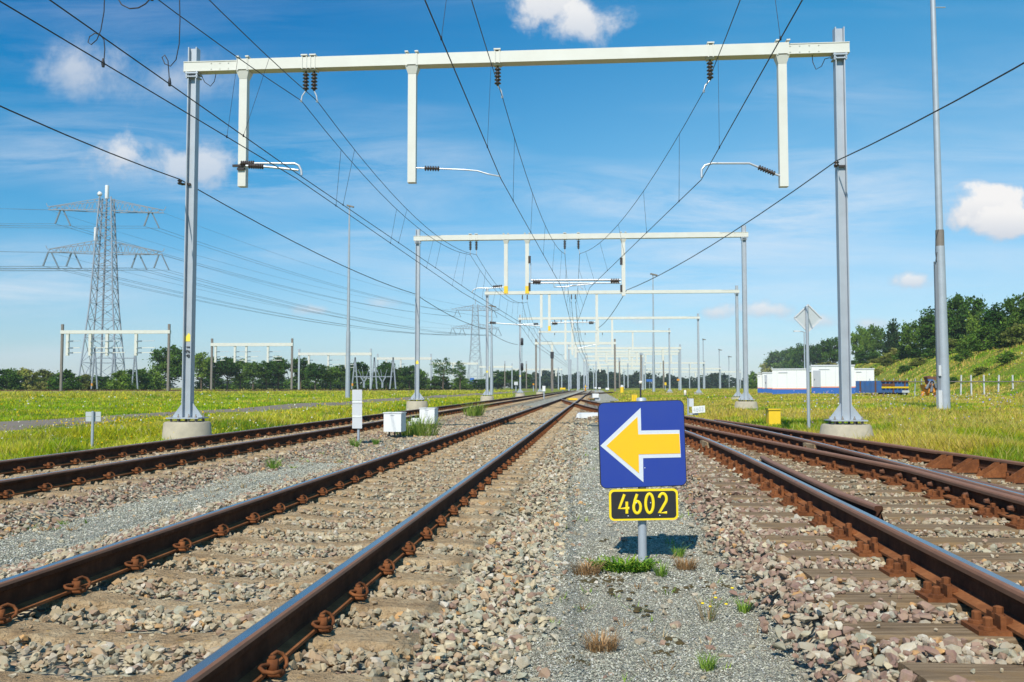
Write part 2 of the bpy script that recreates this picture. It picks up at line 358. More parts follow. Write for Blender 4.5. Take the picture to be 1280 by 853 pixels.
cv = nt.nodes.new('ShaderNodeCombineXYZ'); nt.links.new(gx, cv.inputs[0]); nt.links.new(gz, cv.inputs[1])
hor = mathn(nt, 'SQRT', mathn(nt, 'ADD', mathn(nt, 'MULTIPLY', X, X), mathn(nt, 'ADD', mathn(nt, 'MULTIPLY', Y, Y), 1e-4)))
elev = mathn(nt, 'DIVIDE', mathn(nt, 'MAXIMUM', Z, 0.0), hor); side = mathn(nt, 'DIVIDE', X, hor)
tl_ = ramp(nt, elev, [(0, (.60, .73, .94)), (.09, (.56, .80, .95)), (.165, (.30, .77, .96)), (.28, (.06, .73, 1.0)), (.43, (.0, .60, 1.0))])
tr_ = ramp(nt, elev, [(0, (.62, .74, .94)), (.12, (.66, .88, .98)), (.25, (.62, 1.05, 1.1)), (.43, (.18, 1.0, 1.2))])
sm = nt.nodes.new('ShaderNodeMapRange'); sm.interpolation_type = 'SMOOTHSTEP'; nt.links.new(side, sm.inputs[0]); sm.inputs[1].default_value = -0.5; sm.inputs[2].default_value = 0.42
skyc = mixc(nt, 1.0, sky.outputs[0], mixc(nt, sm.outputs[0], tl_, tr_), 'MULTIPLY')
nA = noise(nt, cv.outputs[0], 13, 7, 0.62, 0.3); nB = noise(nt, cv.outputs[0], 34, 5, 0.6)
nn = mathn(nt, 'ADD', mathn(nt, 'MULTIPLY', mathn(nt, 'SUBTRACT', nA, 0.5), 2.6), mathn(nt, 'MULTIPLY', mathn(nt, 'SUBTRACT', nB, 0.5), 0.9))
def sk(u, v):
    d = ray(u, v); return d.x / d.y, d.z / d.y
CL = [(668, 10, 70, 44, 1.1, 0.92), (728, 30, 72, 36, 0.95, 0.9), (100, 84, 95, 44, 0.62, 0.68), (215, 98, 110, 46, 0.58, 0.55), (150, 196, 62, 40, 0.95, 0.82), (230, 208, 84, 36, 0.8, 0.74), (190, 205, 90, 32, 0.7, 0.74),
      (1246, 262, 64, 38, 1.4, 1.0), (1280, 276, 80, 30, 1.3, 1.0), (1240, 246, 34, 24, 1.3, 1.0), (1142, 351, 30, 13, 1.0, 0.85), (396, 388, 40, 12, 0.9, 0.7), (478, 379, 30, 10, 0.6, 0.55),
      (895, 390, 30, 14, 1.0, 0.8), (960, 388, 42, 15, 1.0, 0.8), (1022, 400, 46, 14, 0.9, 0.75), (1085, 405, 34, 11, 0.7, 0.65), (800, 400, 66, 11, 0.5, 0.55), (1155, 418, 40, 9, 0.5, 0.5), (700, 352, 30, 6, 0.4, 0.4)]
dens = None; shade = None
for (u, v, a, b_, gain, op) in CL:
    cx, cz = sk(u, v); a /= F; b_ /= F
    ex = mathn(nt, 'DIVIDE', mathn(nt, 'SUBTRACT', gx, cx), a); ez = mathn(nt, 'DIVIDE', mathn(nt, 'SUBTRACT', gz, cz), b_)
    r2 = mathn(nt, 'SQRT', mathn(nt, 'ADD', mathn(nt, 'MULTIPLY', ex, ex), mathn(nt, 'MULTIPLY', ez, ez)))
    val = mathn(nt, 'ADD', mathn(nt, 'SUBTRACT', 0.95, r2), mathn(nt, 'MULTIPLY', nn, 0.95))
    n = nt.nodes.new('ShaderNodeMapRange'); n.interpolation_type = 'SMOOTHSTEP'; nt.links.new(val, n.inputs[0])
    n.inputs[1].default_value = 0.0; n.inputs[2].default_value = 0.72 / gain; n.inputs[3].default_value = 0; n.inputs[4].default_value = op
    al = n.outputs[0]
    sh = mathn(nt, 'MULTIPLY', al, mathn(nt, 'MULTIPLY_ADD', ez, 0.5, 0.5, clamp=True))
    dens = al if dens is None else mathn(nt, 'MAXIMUM', dens, al)
    shade = sh if shade is None else mathn(nt, 'MAXIMUM', shade, sh)
fwd = mathn(nt, 'GREATER_THAN', Y, 0.05)
dens = mathn(nt, 'MULTIPLY', dens, fwd)
# high thin cirrus, drawn out along a shallow slope
mp = nt.nodes.new('ShaderNodeMapping'); mp.inputs['Rotation'].default_value = (0, 0, math.radians(-8)); mp.inputs['Scale'].default_value = (2.2, 17, 1); nt.links.new(cv.outputs[0], mp.inputs[0])
ci = ramp(nt, noise(nt, mp.outputs[0], 1.3, 8, 0.68, 0.6), [(0.38, (0, 0, 0)), (0.72, (1, 1, 1))])
mp2 = nt.nodes.new('ShaderNodeMapping'); mp2.inputs['Rotation'].default_value = (0, 0, math.radians(-9)); mp2.inputs['Scale'].default_value = (1.0, 5.0, 1); mp2.inputs['Location'].default_value = (3.1, 0.4, 0); nt.links.new(cv.outputs[0], mp2.inputs[0])
ci2 = ramp(nt, noise(nt, mp2.outputs[0], 1.6, 3, 0.5), [(0.4, (0, 0, 0)), (0.65, (1, 1, 1))])
band = nt.nodes.new('ShaderNodeMapRange'); nt.links.new(gz, band.inputs[0]); band.inputs[1].default_value = 0.36; band.inputs[2].default_value = 0.2; band.inputs[3].default_value = 0.25; band.inputs[4].default_value = 0.8
cir = mathn(nt, 'MULTIPLY', mathn(nt, 'MULTIPLY', ci, ci2), mathn(nt, 'MULTIPLY', band.outputs[0], fwd))
WHITE = (7.6, 7.5, 7.4); GREY = (4.6, 5.1, 5.9)
skyc = mixc(nt, cir, skyc, (6.8, 7.2, 7.7))
cloudcol = mixc(nt, mathn(nt, 'MULTIPLY', shade, 1.5, clamp=True), GREY, WHITE)
skyc = mixc(nt, dens, skyc, cloudcol)
nt.links.new(skyc, bg.inputs['Color'])
vs = sc.view_settings; vs.view_transform = 'Standard'; vs.look = 'None'; vs.gamma = 1; vs.exposure = 0.28; vs.use_curve_mapping = False
sc.cycles.use_denoising = True; sc.cycles.max_bounces = 6; sc.cycles.transparent_max_bounces = 6

# ---------------------------------------------------------------- ground
def grid_sheet(name, cols, rows, xf, zf, mat, kind='structure', sm=True):
    c, r = np.meshgrid(cols, rows); Xg = xf(c, r); Zg = zf(Xg, c, r)
    V = np.stack([Xg, r, Zg], -1).reshape(-1, 3); nc, nr = len(cols), len(rows)
    i = np.arange(nr - 1)[:, None] * nc + np.arange(nc - 1)[None]
    Fc = np.stack([i, i + 1, i + nc + 1, i + nc], -1).reshape(-1, 4)
    o = link_mesh(name, np_mesh(name, V, Fc, smooth_=sm), mat); o['kind'] = kind; return o
cols = np.unique(np.concatenate([np.linspace(-1100, -300, 8), np.linspace(-300, -60, 25), np.linspace(-60, -16, 45), np.linspace(-16, 14, 61), np.linspace(14, 60, 60), np.linspace(60, 200, 30), np.linspace(200, 900, 8)]))
rows = np.unique(np.concatenate([np.linspace(-60, 0, 13), np.linspace(0, 40, 61), np.linspace(40, 130, 61), np.linspace(130, 500, 50), np.linspace(500, 1300, 10)]))
sh_ = lambda c, r: c + np.where(c > 12, 0.235, T) * np.clip(r, -60, 700)
o = grid_sheet('ground', cols, rows, lambda c, r: c + (T + (0.235 - T) * smooth(6, 22, c)) * np.clip(r, -60, 700), lambda x, c, r: terrain(x, r), M['meadow'])
rows = np.unique(np.concatenate([np.linspace(-6, 40, 93), np.linspace(40, 330, 80)])); cols = np.linspace(0, 1, 34)
def gravx(c, r):
    a = x_left(r) - 2.25 + 0.15 * np.sin(r * 1.9) + 0.1 * np.sin(r * 4.3); b = formation_right(r) + 0.12 * np.sin(r * 2.3 + 1) + 0.08 * np.sin(r * 5.1)
    return a + (b - a) * c
grid_sheet('gravel_path', cols, rows, gravx, lambda x, c, r: -0.27 + 0.012 * np.sin(x * 3.1) * np.sin(r * 2.3), M['gravel'])
rows = np.linspace(10, 230, 120)
grid_sheet('service_road', np.linspace(-1.5, 1.5, 7), rows, lambda c, r: -17.65 + T * r + c * (1 + 0.05 * np.sin(r * 0.8)), lambda x, c, r: terrain(x, r) + 0.10 * smooth(1.5, .9, np.abs(c)) - .01, M['asphalt'])
rows = np.linspace(30, 95, 40)
M['sand'] = simple('sandy_track', (0.36, 0.29, 0.17), 1.0, 0, 0.5, (0.2, 0.19, 0.08), 0.8)
grid_sheet('sandy_track', np.linspace(-0.9, 0.9, 5), np.linspace(22, 74, 40), lambda c, r: c * 1.0 + 16.8 + 0.42 * (r - 30), lambda x, c, r: terrain(x, r) + 0.05, M['sand'])

# ---------------------------------------------------------------- railway tracks
PROF = [(-.036, -.018), (-.031, -.006), (-.018, 0), (.021, 0), (.032, -.006), (.036, -.018), (.034, -.040), (.012, -.052), (.009, -.070), (.009, -.120), (.018, -.134), (.070, -.146), (.070, -.159),
        (-.070, -.159), (-.070, -.146), (-.018, -.134), (-.009, -.120), (-.009, -.070), (-.012, -.052), (-.034, -.040)]
BLADE = [(-.030, -.010), (-.024, 0), (.024, 0), (.030, -.010), (.030, -.030), (.014, -.040), (.014, -.11), (.05, -.125), (.05, -.14), (-.05, -.14), (-.05, -.125), (-.014, -.11), (-.014, -.040), (-.030, -.030)]
def rail_mesh(name, xf, zf, ys, prof=PROF, top=(1, 4)):
    ys = np.asarray(ys, float); xs = xf(ys); zs = zf(ys); n = len(prof)
    P = np.array(prof); V = np.empty((len(ys), n, 3))
    V[:, :, 0] = xs[:, None] + P[None, :, 0]; V[:, :, 1] = ys[:, None]; V[:, :, 2] = zs[:, None] + P[None, :, 1]
    i = np.arange(len(ys) - 1)[:, None] * n; k = np.arange(n)[None]; k2 = (k + 1) % n
    Fc = np.stack([i + k, i + n + k, i + n + k2, i + k2], -1).reshape(-1, 4)
    k_ = np.arange(n); mi = np.tile(np.where((k_ >= top[0]) & (k_ < top[1]), 1, np.where((k_ < (5 if n == 20 else 4)) | (k_ == n - 1), 2, np.where((n == 20) & ((k_ == 10) | (k_ == 14) | (k_ == 11) | (k_ == 13)), 3, 0))).astype(np.int32), len(ys) - 1)  # web takes the shaded rust, head edges and foot the sunlit tones
    Vf = V.reshape(-1, 3)
    # end caps as quads folded over the profile
    caps = []; b = (len(ys) - 1) * n
    for j in range(n // 2 - 1): caps += [(j, j + 1, n - 2 - j, n - 1 - j), (b + n - 1 - j, b + n - 2 - j, b + j + 1, b + j)]
    Fc = np.concatenate([Fc, np.array(caps)]); mi = np.concatenate([mi, np.zeros(len(caps), np.int32)])
    return np_mesh(name, Vf, Fc, matidx=mi)
def rail(track, xf, zf, y0, y1, top='shine', prof=PROF, label=None, name='rail', topk=(1, 3)):
    ys = np.unique(np.concatenate([np.arange(y0, min(y1, 40), 0.4), np.arange(max(y0, 40), y1, 2.0), [y1]]))
    me = rail_mesh(name, xf, zf, ys, prof, topk); me.transform(Matrix.Translation(-ORIG[track]))
    o = link_mesh(name, me, [M['rust'], M[top], M['head_rust_lit'], M['rust_foot_lit']], track)
    if label: o['label'] = label
    return o
# a concrete sleeper with a dipped middle, along local X
def sleeper_mesh(sl=2.54):
    xs = np.array([-1.27, -1.25, -1.05, -0.8, -0.6, -0.45, -0.3, -0.15, 0, 0.15, 0.3, 0.45, 0.6, 0.8, 1.05, 1.25, 1.27])
    tops = np.array([-.205, -.188, -.176, -.173, -.176, -.188, -.205, -.214, -.216, -.214, -.205, -.188, -.176, -.173, -.176, -.188, -.205])
    wt = np.array([.10, .115, .118, .12, .12, .115, .10, .095, .09, .095, .10, .115, .12, .12, .118, .115, .10])
    V = []
    for x, t, w_ in zip(xs, tops, wt):
        V += [(x, -w_ - .03, t - .16), (x, -w_ - .006, t - .018), (x, -w_ + .014, t), (x, w_ - .014, t), (x, w_ + .006, t - .018), (x, w_ + .03, t - .16)]
    n = 6; Fc = [(i * n + k, i * n + k + 1, (i + 1) * n + k + 1, (i + 1) * n + k) for i in range(len(xs) - 1) for k in range(n - 1)]
    Fc += [(0, 5, 4, 1), (1, 4, 3, 2), ((len(xs) - 1) * n, (len(xs) - 1) * n + 1, (len(xs) - 1) * n + 4, (len(xs) - 1) * n + 5), ((len(xs) - 1) * n + 1, (len(xs) - 1) * n + 2, (len(xs) - 1) * n + 3, (len(xs) - 1) * n + 4)]
    V = np.array(V); V += rng.normal(0, 0.0022, V.shape)
    return V, np.array(Fc)
def sleeper_fine():
    xs0 = [-1.27, -1.25, -1.05, -0.8, -0.6, -0.45, -0.3, -0.15, 0, 0.15, 0.3, 0.45, 0.6, 0.8, 1.05, 1.25, 1.27]
    t0 = [-.205, -.188, -.176, -.173, -.176, -.188, -.205, -.214, -.216, -.214, -.205, -.188, -.176, -.173, -.176, -.188, -.205]
    w0 = [.10, .115, .118, .12, .12, .115, .10, .095, .09, .095, .10, .115, .12, .12, .118, .115, .10]
    xs = np.linspace(-1.27, 1.27, 72); t = np.interp(xs, xs0, t0); w_ = np.interp(xs, xs0, w0)
    prof = [(-1, .03, -.16), (-1, .012, -.06), (-1, .004, -.022), (-.93, 0, -.006), (-.8, 0, 0), (-.4, 0, 0), (0, 0, .001), (.4, 0, 0), (.8, 0, 0), (.93, 0, -.006), (1, .004, -.022), (1, .012, -.06), (1, .03, -.16)]
    n = len(prof); V = np.empty((72, n, 3))
    for j, (f, e, dz) in enumerate(prof): V[:, j, 0] = xs; V[:, j, 1] = f * w_ + np.sign(f) * e; V[:, j, 2] = t + dz
    V[:, :, 2] += rng.normal(0, .0022, (72, n)); V[:, 2:4, :] += rng.normal(0, .004, (72, 2, 3)); V[:, 9:11, :] += rng.normal(0, .004, (72, 2, 3))
    i = np.arange(71)[:, None] * n + np.arange(n - 1)[None]; Fc = np.stack([i, i + 1, i + n + 1, i + n], -1).reshape(-1, 4)
    caps = []
    for b in (0, 71 * n):
        for j in range(n // 2): caps.append((b + j, b + n - 1 - j, b + n - 2 - j, b + j + 1))
    return V.reshape(-1, 3), np.concatenate([Fc, np.array(caps)])
SVF, SFF = sleeper_fine()
SV, SF = sleeper_mesh()
sleeper_me = np_mesh('sleeper', SVF, SFF); sleeper_me.materials.append(M['sleeper'])
# spring clip: shoulder block and two bent arms
mb = MB(); s_ = 1
mb.box((.094, 0, -.122), (.046, .028, .062)); mb.box((.100, 0, -.152), (.085, .062, .020)); mb.box((.092, 0, -.086), (.028, .024, .018))
mb.tube([(.078, -.012, -.112), (.060, -.045, -.108), (.066, -.085, -.106), (.095, -.112, -.112), (.130, -.102, -.120), (.148, -.065, -.126), (.140, -.025, -.136)], .0092, 8)
mb.tube([(.080, .014, -.104), (.072, .045, -.088), (.080, .080, -.084), (.098, .105, -.098), (.118, .108, -.122), (.128, .085, -.142), (.126, .05, -.148)], .0092, 8)
CLIPV, CLIPF = mb.v, mb.f
def clip_mesh(mirror):
    m_ = MB(); CV = [(.086 + (x - .098) * .82, y * .84, -.162 + (z + .162) * .84) for x, y, z in CLIPV]; m_.add([(-x, y, z) if mirror else (x, y, z) for x, y, z in CV], CLIPF, True)
    o = m_.build('rail_clip', M['rust_clip']); me = o.data; bpy.data.objects.remove(o); return me
clip_r, clip_l = clip_mesh(False), clip_mesh(True)
def lay_concrete_track(track, xf, zf, yc0, sp, n_ind, n_clip, n_all, y_clip_far):
    far_v, far_f, fb = [], [], 0; cv_, cf_, cb = [], [], 0
    ca = math.atan(T)
    base = ORIG[track]
    clipV = np.array([v.co[:] for v in clip_r.vertices]); clipF = [tuple(p.vertices) for p in clip_r.polygons]
    for k in range(n_all):
        y = yc0 + sp * k + rng.normal(0, 0.006); x, z = float(xf(y)), float(zf(y)); rz = -ca + rng.normal(0, 0.004)
        if k < n_ind:
            s = bpy.data.objects.new('sleeper', sleeper_me); COL.objects.link(s); s.parent = track
            s.location = Vector((x, y, z)) - base; s.rotation_euler = (0, 0, rz); ORIG[s] = Vector((x, y, z))
            if k < n_clip:
                for sx in (-1, 1):
                    for me in (clip_l, clip_r):
                        c = bpy.data.objects.new('rail_clip', me); COL.objects.link(c); c.parent = s; c.location = (sx * G, 0, 0)
        else:
            R = np.array(Matrix.Rotation(rz, 3, 'Z')); far_v.append(SV @ R.T + np.array([x, y, z]) - np.array(base)); far_f.append(SF + fb); fb += len(SV)
        if k >= n_clip and y < y_clip_far:
            R = np.array(Matrix.Rotation(rz, 3, 'Z'))
            for sx in (-1, 1):
                for mir in (-1, 1):
                    cv_.append((clipV * np.array([mir, 1, 1]) + np.array([sx * G, 0, 0])) @ R.T + np.array([x, y, z]) - np.array(base))
                    cf_ += [tuple(i + cb for i in f) for f in clipF]; cb += len(clipV)
    if far_v:
        o = link_mesh('sleeper', np_mesh('sleeper', np.concatenate(far_v), np.concatenate(far_f)), M['sleeper'], track); o['kind'] = 'stuff'
    if cv_:
        me = bpy.data.meshes.new('rail_clip'); me.from_pydata(np.concatenate(cv_).tolist(), [], cf_); me.update()
        o = link_mesh('rail_clip', me, M['rust_clip'], track); o['kind'] = 'stuff'
t1 = thing('railway_track', (float(x_main(4)), 4, 0), 'straight railway track on concrete sleepers crossing the middle, just left of the arrow sign', 'railway track')
rail(t1, lambda y: x_main(y) - G, z_main, -3, 250); rail(t1, lambda y: x_main(y) + G, z_main, -3, 250)
Y1 = 4.68 - 4 * 0.6
lay_concrete_track(t1, x_main, z_main, Y1, 0.6, 60, 25, 200, 45)
tl = thing('railway_track', (float(x_left(8)), 8, 0.025), 'railway track with dark rails running between the meadow and the white cabinets', 'railway track')
rail(tl, lambda y: x_left(y) - G, z_left, 2, 250); rail(tl, lambda y: x_left(y) + G, z_left, 2, 250)
YL0 = 6.2
lay_concrete_track(tl, x_left, z_left, YL0, 0.6, 60, 25, 200, 60)
# --- turnout on timbers
tr = thing('railway_track', (float(x_right(5)), 5, 0.09), 'rusty turnout track on timbers with polished rails, right of the arrow sign', 'railway track')
ts = thing('railway_track', (float(x_branch(9)), 9, 0.09), 'unused all-rust branch track beside the right-hand grass, leaving the polished track at a crossing', 'railway track')
rail(tr, lambda y: A_rail(y), z_right, -3, 76, topk=(2, 4)); rail(tr, lambda y: A_rail(y) + 2 * G, z_right, -3, 79, topk=(2, 4))
zB = lambda y: z_right(y)
xB = lambda y: A_rail(y) + np.maximum(np.minimum(gap(y), 1.385 + 0 * y), 0.068)
rail(ts, xB, zB, 5.6, 31, 'head_rust_lit', label='rusty rail crossing the polished pair')
rail(ts, lambda y: A_rail(y) + gap(y) + 2 * G - 0.0, zB, 3.5, 23, 'head_rust_lit', label='rusty outer rail beside the grass')
rail(ts, lambda y: A_rail(y) + 2 * G + np.where(y > 7.6, 0.075 + 0.010 * np.clip(y - 7.6, 0, 2) ** 2, 0.075), zB, 3.5, 9.0, 'head_rust_lit', label='rusty wing rail at the crossing', name='wing_rail')
xc = lambda y: A_rail(y) + 0.108 + 0.05 * np.clip((y - 9.8), 0, 1) ** 1 + 0.06 * np.clip(6.9 - y, 0, 1.5)
rail(tr, xc, lambda y: z_right(y) + 0.018, 6.1, 10.5, 'head_rust_lit', BLADE, 'flat rusty check rail inside the polished rail', 'check_rail', (1, 3))
xg = lambda y: A_rail(y) + gap(y) + 2 * G - 0.105 - 0.05 * np.clip(y - 10.6, 0, 1) - 0.05 * np.clip(7.0 - y, 0, 1)
rail(ts, xg, lambda y: z_right(y) + 0.02, 6, 11.3, 'head_rust_lit', BLADE, None, 'check_rail', (1, 3))
for i in range(8):                               # propped brackets of the outer check rail
    for dy in (-0.07, 0.07):
        y = 11.0 - 0.56 * i + dy; x = float(xg(y)) - 0.035; z = 0.09
        mb = MB(); mb.prism([Vector((x, y - .008, z - .01)), Vector((x, y - .008, z - .165)), Vector((x - .26, y - .008, z - .165)), Vector((x - .24, y - .008, z - .13)), Vector((x - .05, y - .008, z - .01))], (0, .016, 0))
        mb.build('bracket', M['rust_clip'], ts)
for i in range(9):                               # through bolts on the crossing rail
    y = 9.7 - 0.42 * i; x = float(xB(y)); mb = MB()
    mb.lathe((x - .012, y, .09 - .085), [(.026, 0), (.026, .02), (.018, .021), (.018, .05), (.012, .052)], 6, (-1, 0, 0), False); mb.build('bolt', M['rustplain'], ts)
for xf_, ys_, tk in ((lambda y: A_rail(y) - .03, (14.2,), tr), (lambda y: A_rail(y) + 2 * G - .03, (13.6,), tr)):
    for y in ys_:
        mb = MB(); mb.box((float(xf_(y)) - .02, y, .09 - .08), (.05, .5, .09)); mb.build('insulated_joint', M['sleeper'], tk)
# ribbed plate with clips on both sides, at local origin = rail head
mb = MB(); mb.box((0, 0, -.168), (.40, .175, .018))
for s_ in (-1, 1):
    mb.box((s_ * .094, 0, -.132), (.022, .13, .055)); mb.box((s_ * .066, 0, -.132), (.05, .06, .02)); mb.lathe((s_ * .085, 0, -.13), [(.026, 0), (.026, .022), (.02, .024), (.02, .05), (.010, .054)], 6, None, False)
    for yy in (-.052, .052):
        mb.lathe((s_ * .150, yy, -.158), [(.034, 0), (.034, .012), (.020, .014), (.020, .045), (.012, .05)], 8, None, False)
o = mb.build('base_plate', M['rust_clip']); plate_me = o.data; bpy.data.objects.remove(o)
YR0 = 3.72 - 0.56 * 2
plates = 0
tv, tf, tb_, pv, pf, pb = [], [], 0, [], [], 0
plV = np.array([v.co[:] for v in plate_me.vertices]); plF = [tuple(p.vertices) for p in plate_me.polygons]
for k in range(105):
    y = YR0 + 0.56 * k
    if y > 60: break
    xa = float(A_rail(y)); xe = xa + (float(gap(y)) if y < 31 else 0) + 2 * G + 0.62 + 0.12 * math.sin(k * 2.7); xs_ = xa - 0.66 + 0.05 * math.sin(k * 1.9)
    z = float(z_right(y)); ca = math.atan(T) * (1 - min(y, 25) / 30)
    mb = MB(); L_ = xe - xs_; nseg = 12
    pts = []
    for i in range(nseg + 1):
        x = xs_ + L_ * i / nseg; yo = y - (x - xa) * math.tan(ca); j = rng.normal(0, .004, 3)
        pts.append([(x, yo - .125 + j[0], z - .33), (x, yo - .122 + j[0], z - .188), (x, yo - .105, z - .1775 + j[2] * .3), (x, yo + .105, z - .1775 - j[2] * .3), (x, yo + .122 + j[1], z - .188), (x, yo + .125 + j[1], z - .33)])
    vs_ = [p for q in pts for p in q]; fs_ = [(i * 6 + a, i * 6 + a + 1, (i + 1) * 6 + a + 1, (i + 1) * 6 + a) for i in range(nseg) for a in range(5)]
    fs_ += [(0, 5, 4, 3, 2, 1), tuple(nseg * 6 + a for a in range(6))]
    mb.add(vs_, fs_)
    if k < 70: sl = mb.build('sleeper', M['timber'], tr)
    xr = [(xa, tr), (xa + 2 * G, tr)] + ([(float(xB(y)), ts), (xa + float(gap(y)) + 2 * G, ts)] if y < 26 else [])
    for x, tk in xr:
        yo = y - (x - xa) * math.tan(ca)
        if k < 25:
            p = bpy.data.objects.new('base_plate', plate_me); COL.objects.link(p); p.parent = sl
            if not p.data.materials: p.data.materials.append(M['rust_clip'])
            p.location = Vector((x, yo, z)) - ORIG[tr]; p.rotation_euler = (0, 0, -ca)
        else:
            pv.append(plV + np.array([x, yo, z]) - np.array(ORIG[tr])); pf += [tuple(i + pb for i in f) for f in plF]; pb += len(plV)
me = bpy.data.meshes.new('base_plate'); me.from_pydata(np.concatenate(pv).tolist(), [], pf); me.update()
o = link_mesh('base_plate', me, M['rust_clip'], tr); o['kind'] = 'stuff'
# distant track swinging off to the right
tf_ = thing('railway_track', (18, 170, 0), 'distant dark track swinging away to the right behind the turnout', 'railway track')
xd = lambda y: x_main(y) + 0.0016 * np.clip(y - 105, 0, None) ** 2
for s_ in (-1, 1): rail(tf_, lambda y: xd(y) + s_ * G * 1.02, lambda y: z_main(y) + 0.004, 108, 260, 'head_rust_lit')
tg = thing('railway_track', (-75, 131, 0.3), 'distant track at the far edge of the meadow under the small gantries', 'railway track')
for s_ in (-1, 1):
    mb = MB(); pts = [(-190, 122 + s_ * .75, .42), (-95, 128 + s_ * .75, .42), (-45, 136 + s_ * .75, .42), (-22, 160 + s_ * .75, .42), (-6, 215 + s_ * .75, .42)]
    for a, b in zip(pts[:-1], pts[1:]): mb.bar(a, b, .07, .16)
    mb.build('rail', M['rust'], tg)
mb = MB()
for a, b in zip(pts[:-1], pts[1:]): mb.bar((a[0], a[1] - .75, .22), (b[0], b[1] - .75, .22), 3.0, .25)
mb.build('track_bed', M['bed'], tg)

# ---------------------------------------------------------------- ballast
def bed_sheet(xlo, xhi, zf, lvl, y0, y1, edge_l=0.5, edge_r=0.5, name='ballast_bed'):
    rows = np.unique(np.concatenate([np.arange(y0, 30, 0.12), np.arange(30, y1, 1.0)])); c = np.linspace(0, 1, 48)
    def xf(cc, r): a, b = xlo(r), xhi(r); return a + (b - a) * cc
    def zz(x, cc, r):
        a, b = xlo(r), xhi(r); dl, dr = x - a, b - x
        e = smooth(0, edge_l, dl) * smooth(0, edge_r, dr)
        top = zf(r) + lvl + 0.010 * np.sin(x * 9.1 + r * 3) * np.sin(r * 7.7) + 0.008 * np.sin(x * 23) * np.sin(r * 19)
        return -0.315 + (top + 0.315) * e
    return grid_sheet(name, c, rows, xf, zz, M['bed'], 'structure')
bed_sheet(lambda r: x_main(r) - 1.95 + .06 * np.sin(r * 3.7), lambda r: x_main(r) + 1.95 + .06 * np.sin(r * 3.1), z_main, -0.225, -4, 250, 0.6, 0.75)
bed_sheet(lambda r: x_left(r) - 1.95 + .06 * np.sin(r * 2.7), lambda r: x_left(r) + 1.95 + .07 * np.sin(r * 3.3), z_left, -0.225, 1, 250, 0.5, 0.65)
bed_sheet(lambda r: A_rail(r) - .92 + .06 * np.sin(r * 3.7), lambda r: A_rail(r) + np.where(r < 31, gap(r), 0) + 2 * G + 1.25, z_right, -0.212, -2, 74, 0.36, 0.6)

import bmesh
def stone_shapes(n, npts):
    out = []
    for _ in range(n):
        bm = bmesh.new(); P = rng.normal(size=(npts, 3)); P /= np.linalg.norm(P, axis=1)[:, None]
        P *= rng.uniform(0.72, 1.0, (npts, 1)) * np.array([1, rng.uniform(.65, .95), rng.uniform(.5, .8)])
        for p in P: bm.verts.new(p)
        r = bmesh.ops.convex_hull(bm, input=bm.verts)
        bmesh.ops.delete(bm, geom=[v for v in bm.verts if not v.link_faces], context='VERTS')
        bmesh.ops.triangulate(bm, faces=bm.faces); bm.verts.index_update()
        out.append((np.array([v.co[:] for v in bm.verts]), np.array([[v.index for v in f.verts] for f in bm.faces]))); bm.free()
    return out
SH_HI, SH_LO = stone_shapes(26, 15), stone_shapes(16, 9)
def rotmats(n):
    q = rng.normal(size=(n, 4)); q /= np.linalg.norm(q, axis=1)[:, None]; w_, x, y, z = q.T
    return np.stack([1 - 2*(y*y+z*z), 2*(x*y-z*w_), 2*(x*z+y*w_), 2*(x*y+z*w_), 1 - 2*(x*x+z*z), 2*(y*z-x*w_), 2*(x*z-y*w_), 2*(y*z+x*w_), 1 - 2*(x*x+y*y)], -1).reshape(n, 3, 3)
class Stones:
    def __init__(s): s.V = []; s.F = []; s.a = [[], [], []]; s.n = 0
    def put(s, P, size, shapes, pink, rust, squash=0.82):
        n = len(P); k = rng.integers(0, len(shapes), n); R = rotmats(n)
        sz = size[:, None] * rng.uniform(.8, 1.2, (n, 3)); sid = rng.random(n)
        for i, (v, f) in enumerate(shapes):
            m_ = np.where(k == i)[0]
            if not len(m_): continue
            W = np.einsum('nij,nvj->nvi', R[m_], v[None] * sz[m_][:, None, :])
            if squash: W[..., 2] *= squash
            W = W + P[m_][:, None, :]
            nv = len(v); s.V.append(W.reshape(-1, 3)); s.F.append((f[None] + (np.arange(len(m_)) * nv)[:, None, None]).reshape(-1, 3) + s.n); s.n += len(m_) * nv
            for q, arr in zip(s.a, (sid, pink, rust)): q.append(np.repeat(arr[m_], nv))
    def build(s, name, mat, label=None):
        a = [np.concatenate(q) for q in s.a]
        me = np_mesh(name, np.concatenate(s.V), np.concatenate(s.F), attrs={'sid': a[0], 'pink': a[1], 'rust': a[2]})
        o = link_mesh(name, me, mat); o['kind'] = 'stuff'
        if label: o['label'] = label
        return o
def in_view(x, y, m=0.7): return np.abs(x) < 0.585 * y + m
def scatter(lo, hi, dens, y0, y1):
    n = int((y1 - y0) * (hi - lo) * dens); return rng.uniform(y0, y1, n), rng.uniform(lo, hi, n)
ZON = [(1.9, 7.5, 900, 0.0265, SH_HI), (7.5, 13, 520, 0.031, SH_LO), (13, 24, 210, 0.040, SH_LO), (24, 40, 60, 0.055, SH_LO)]
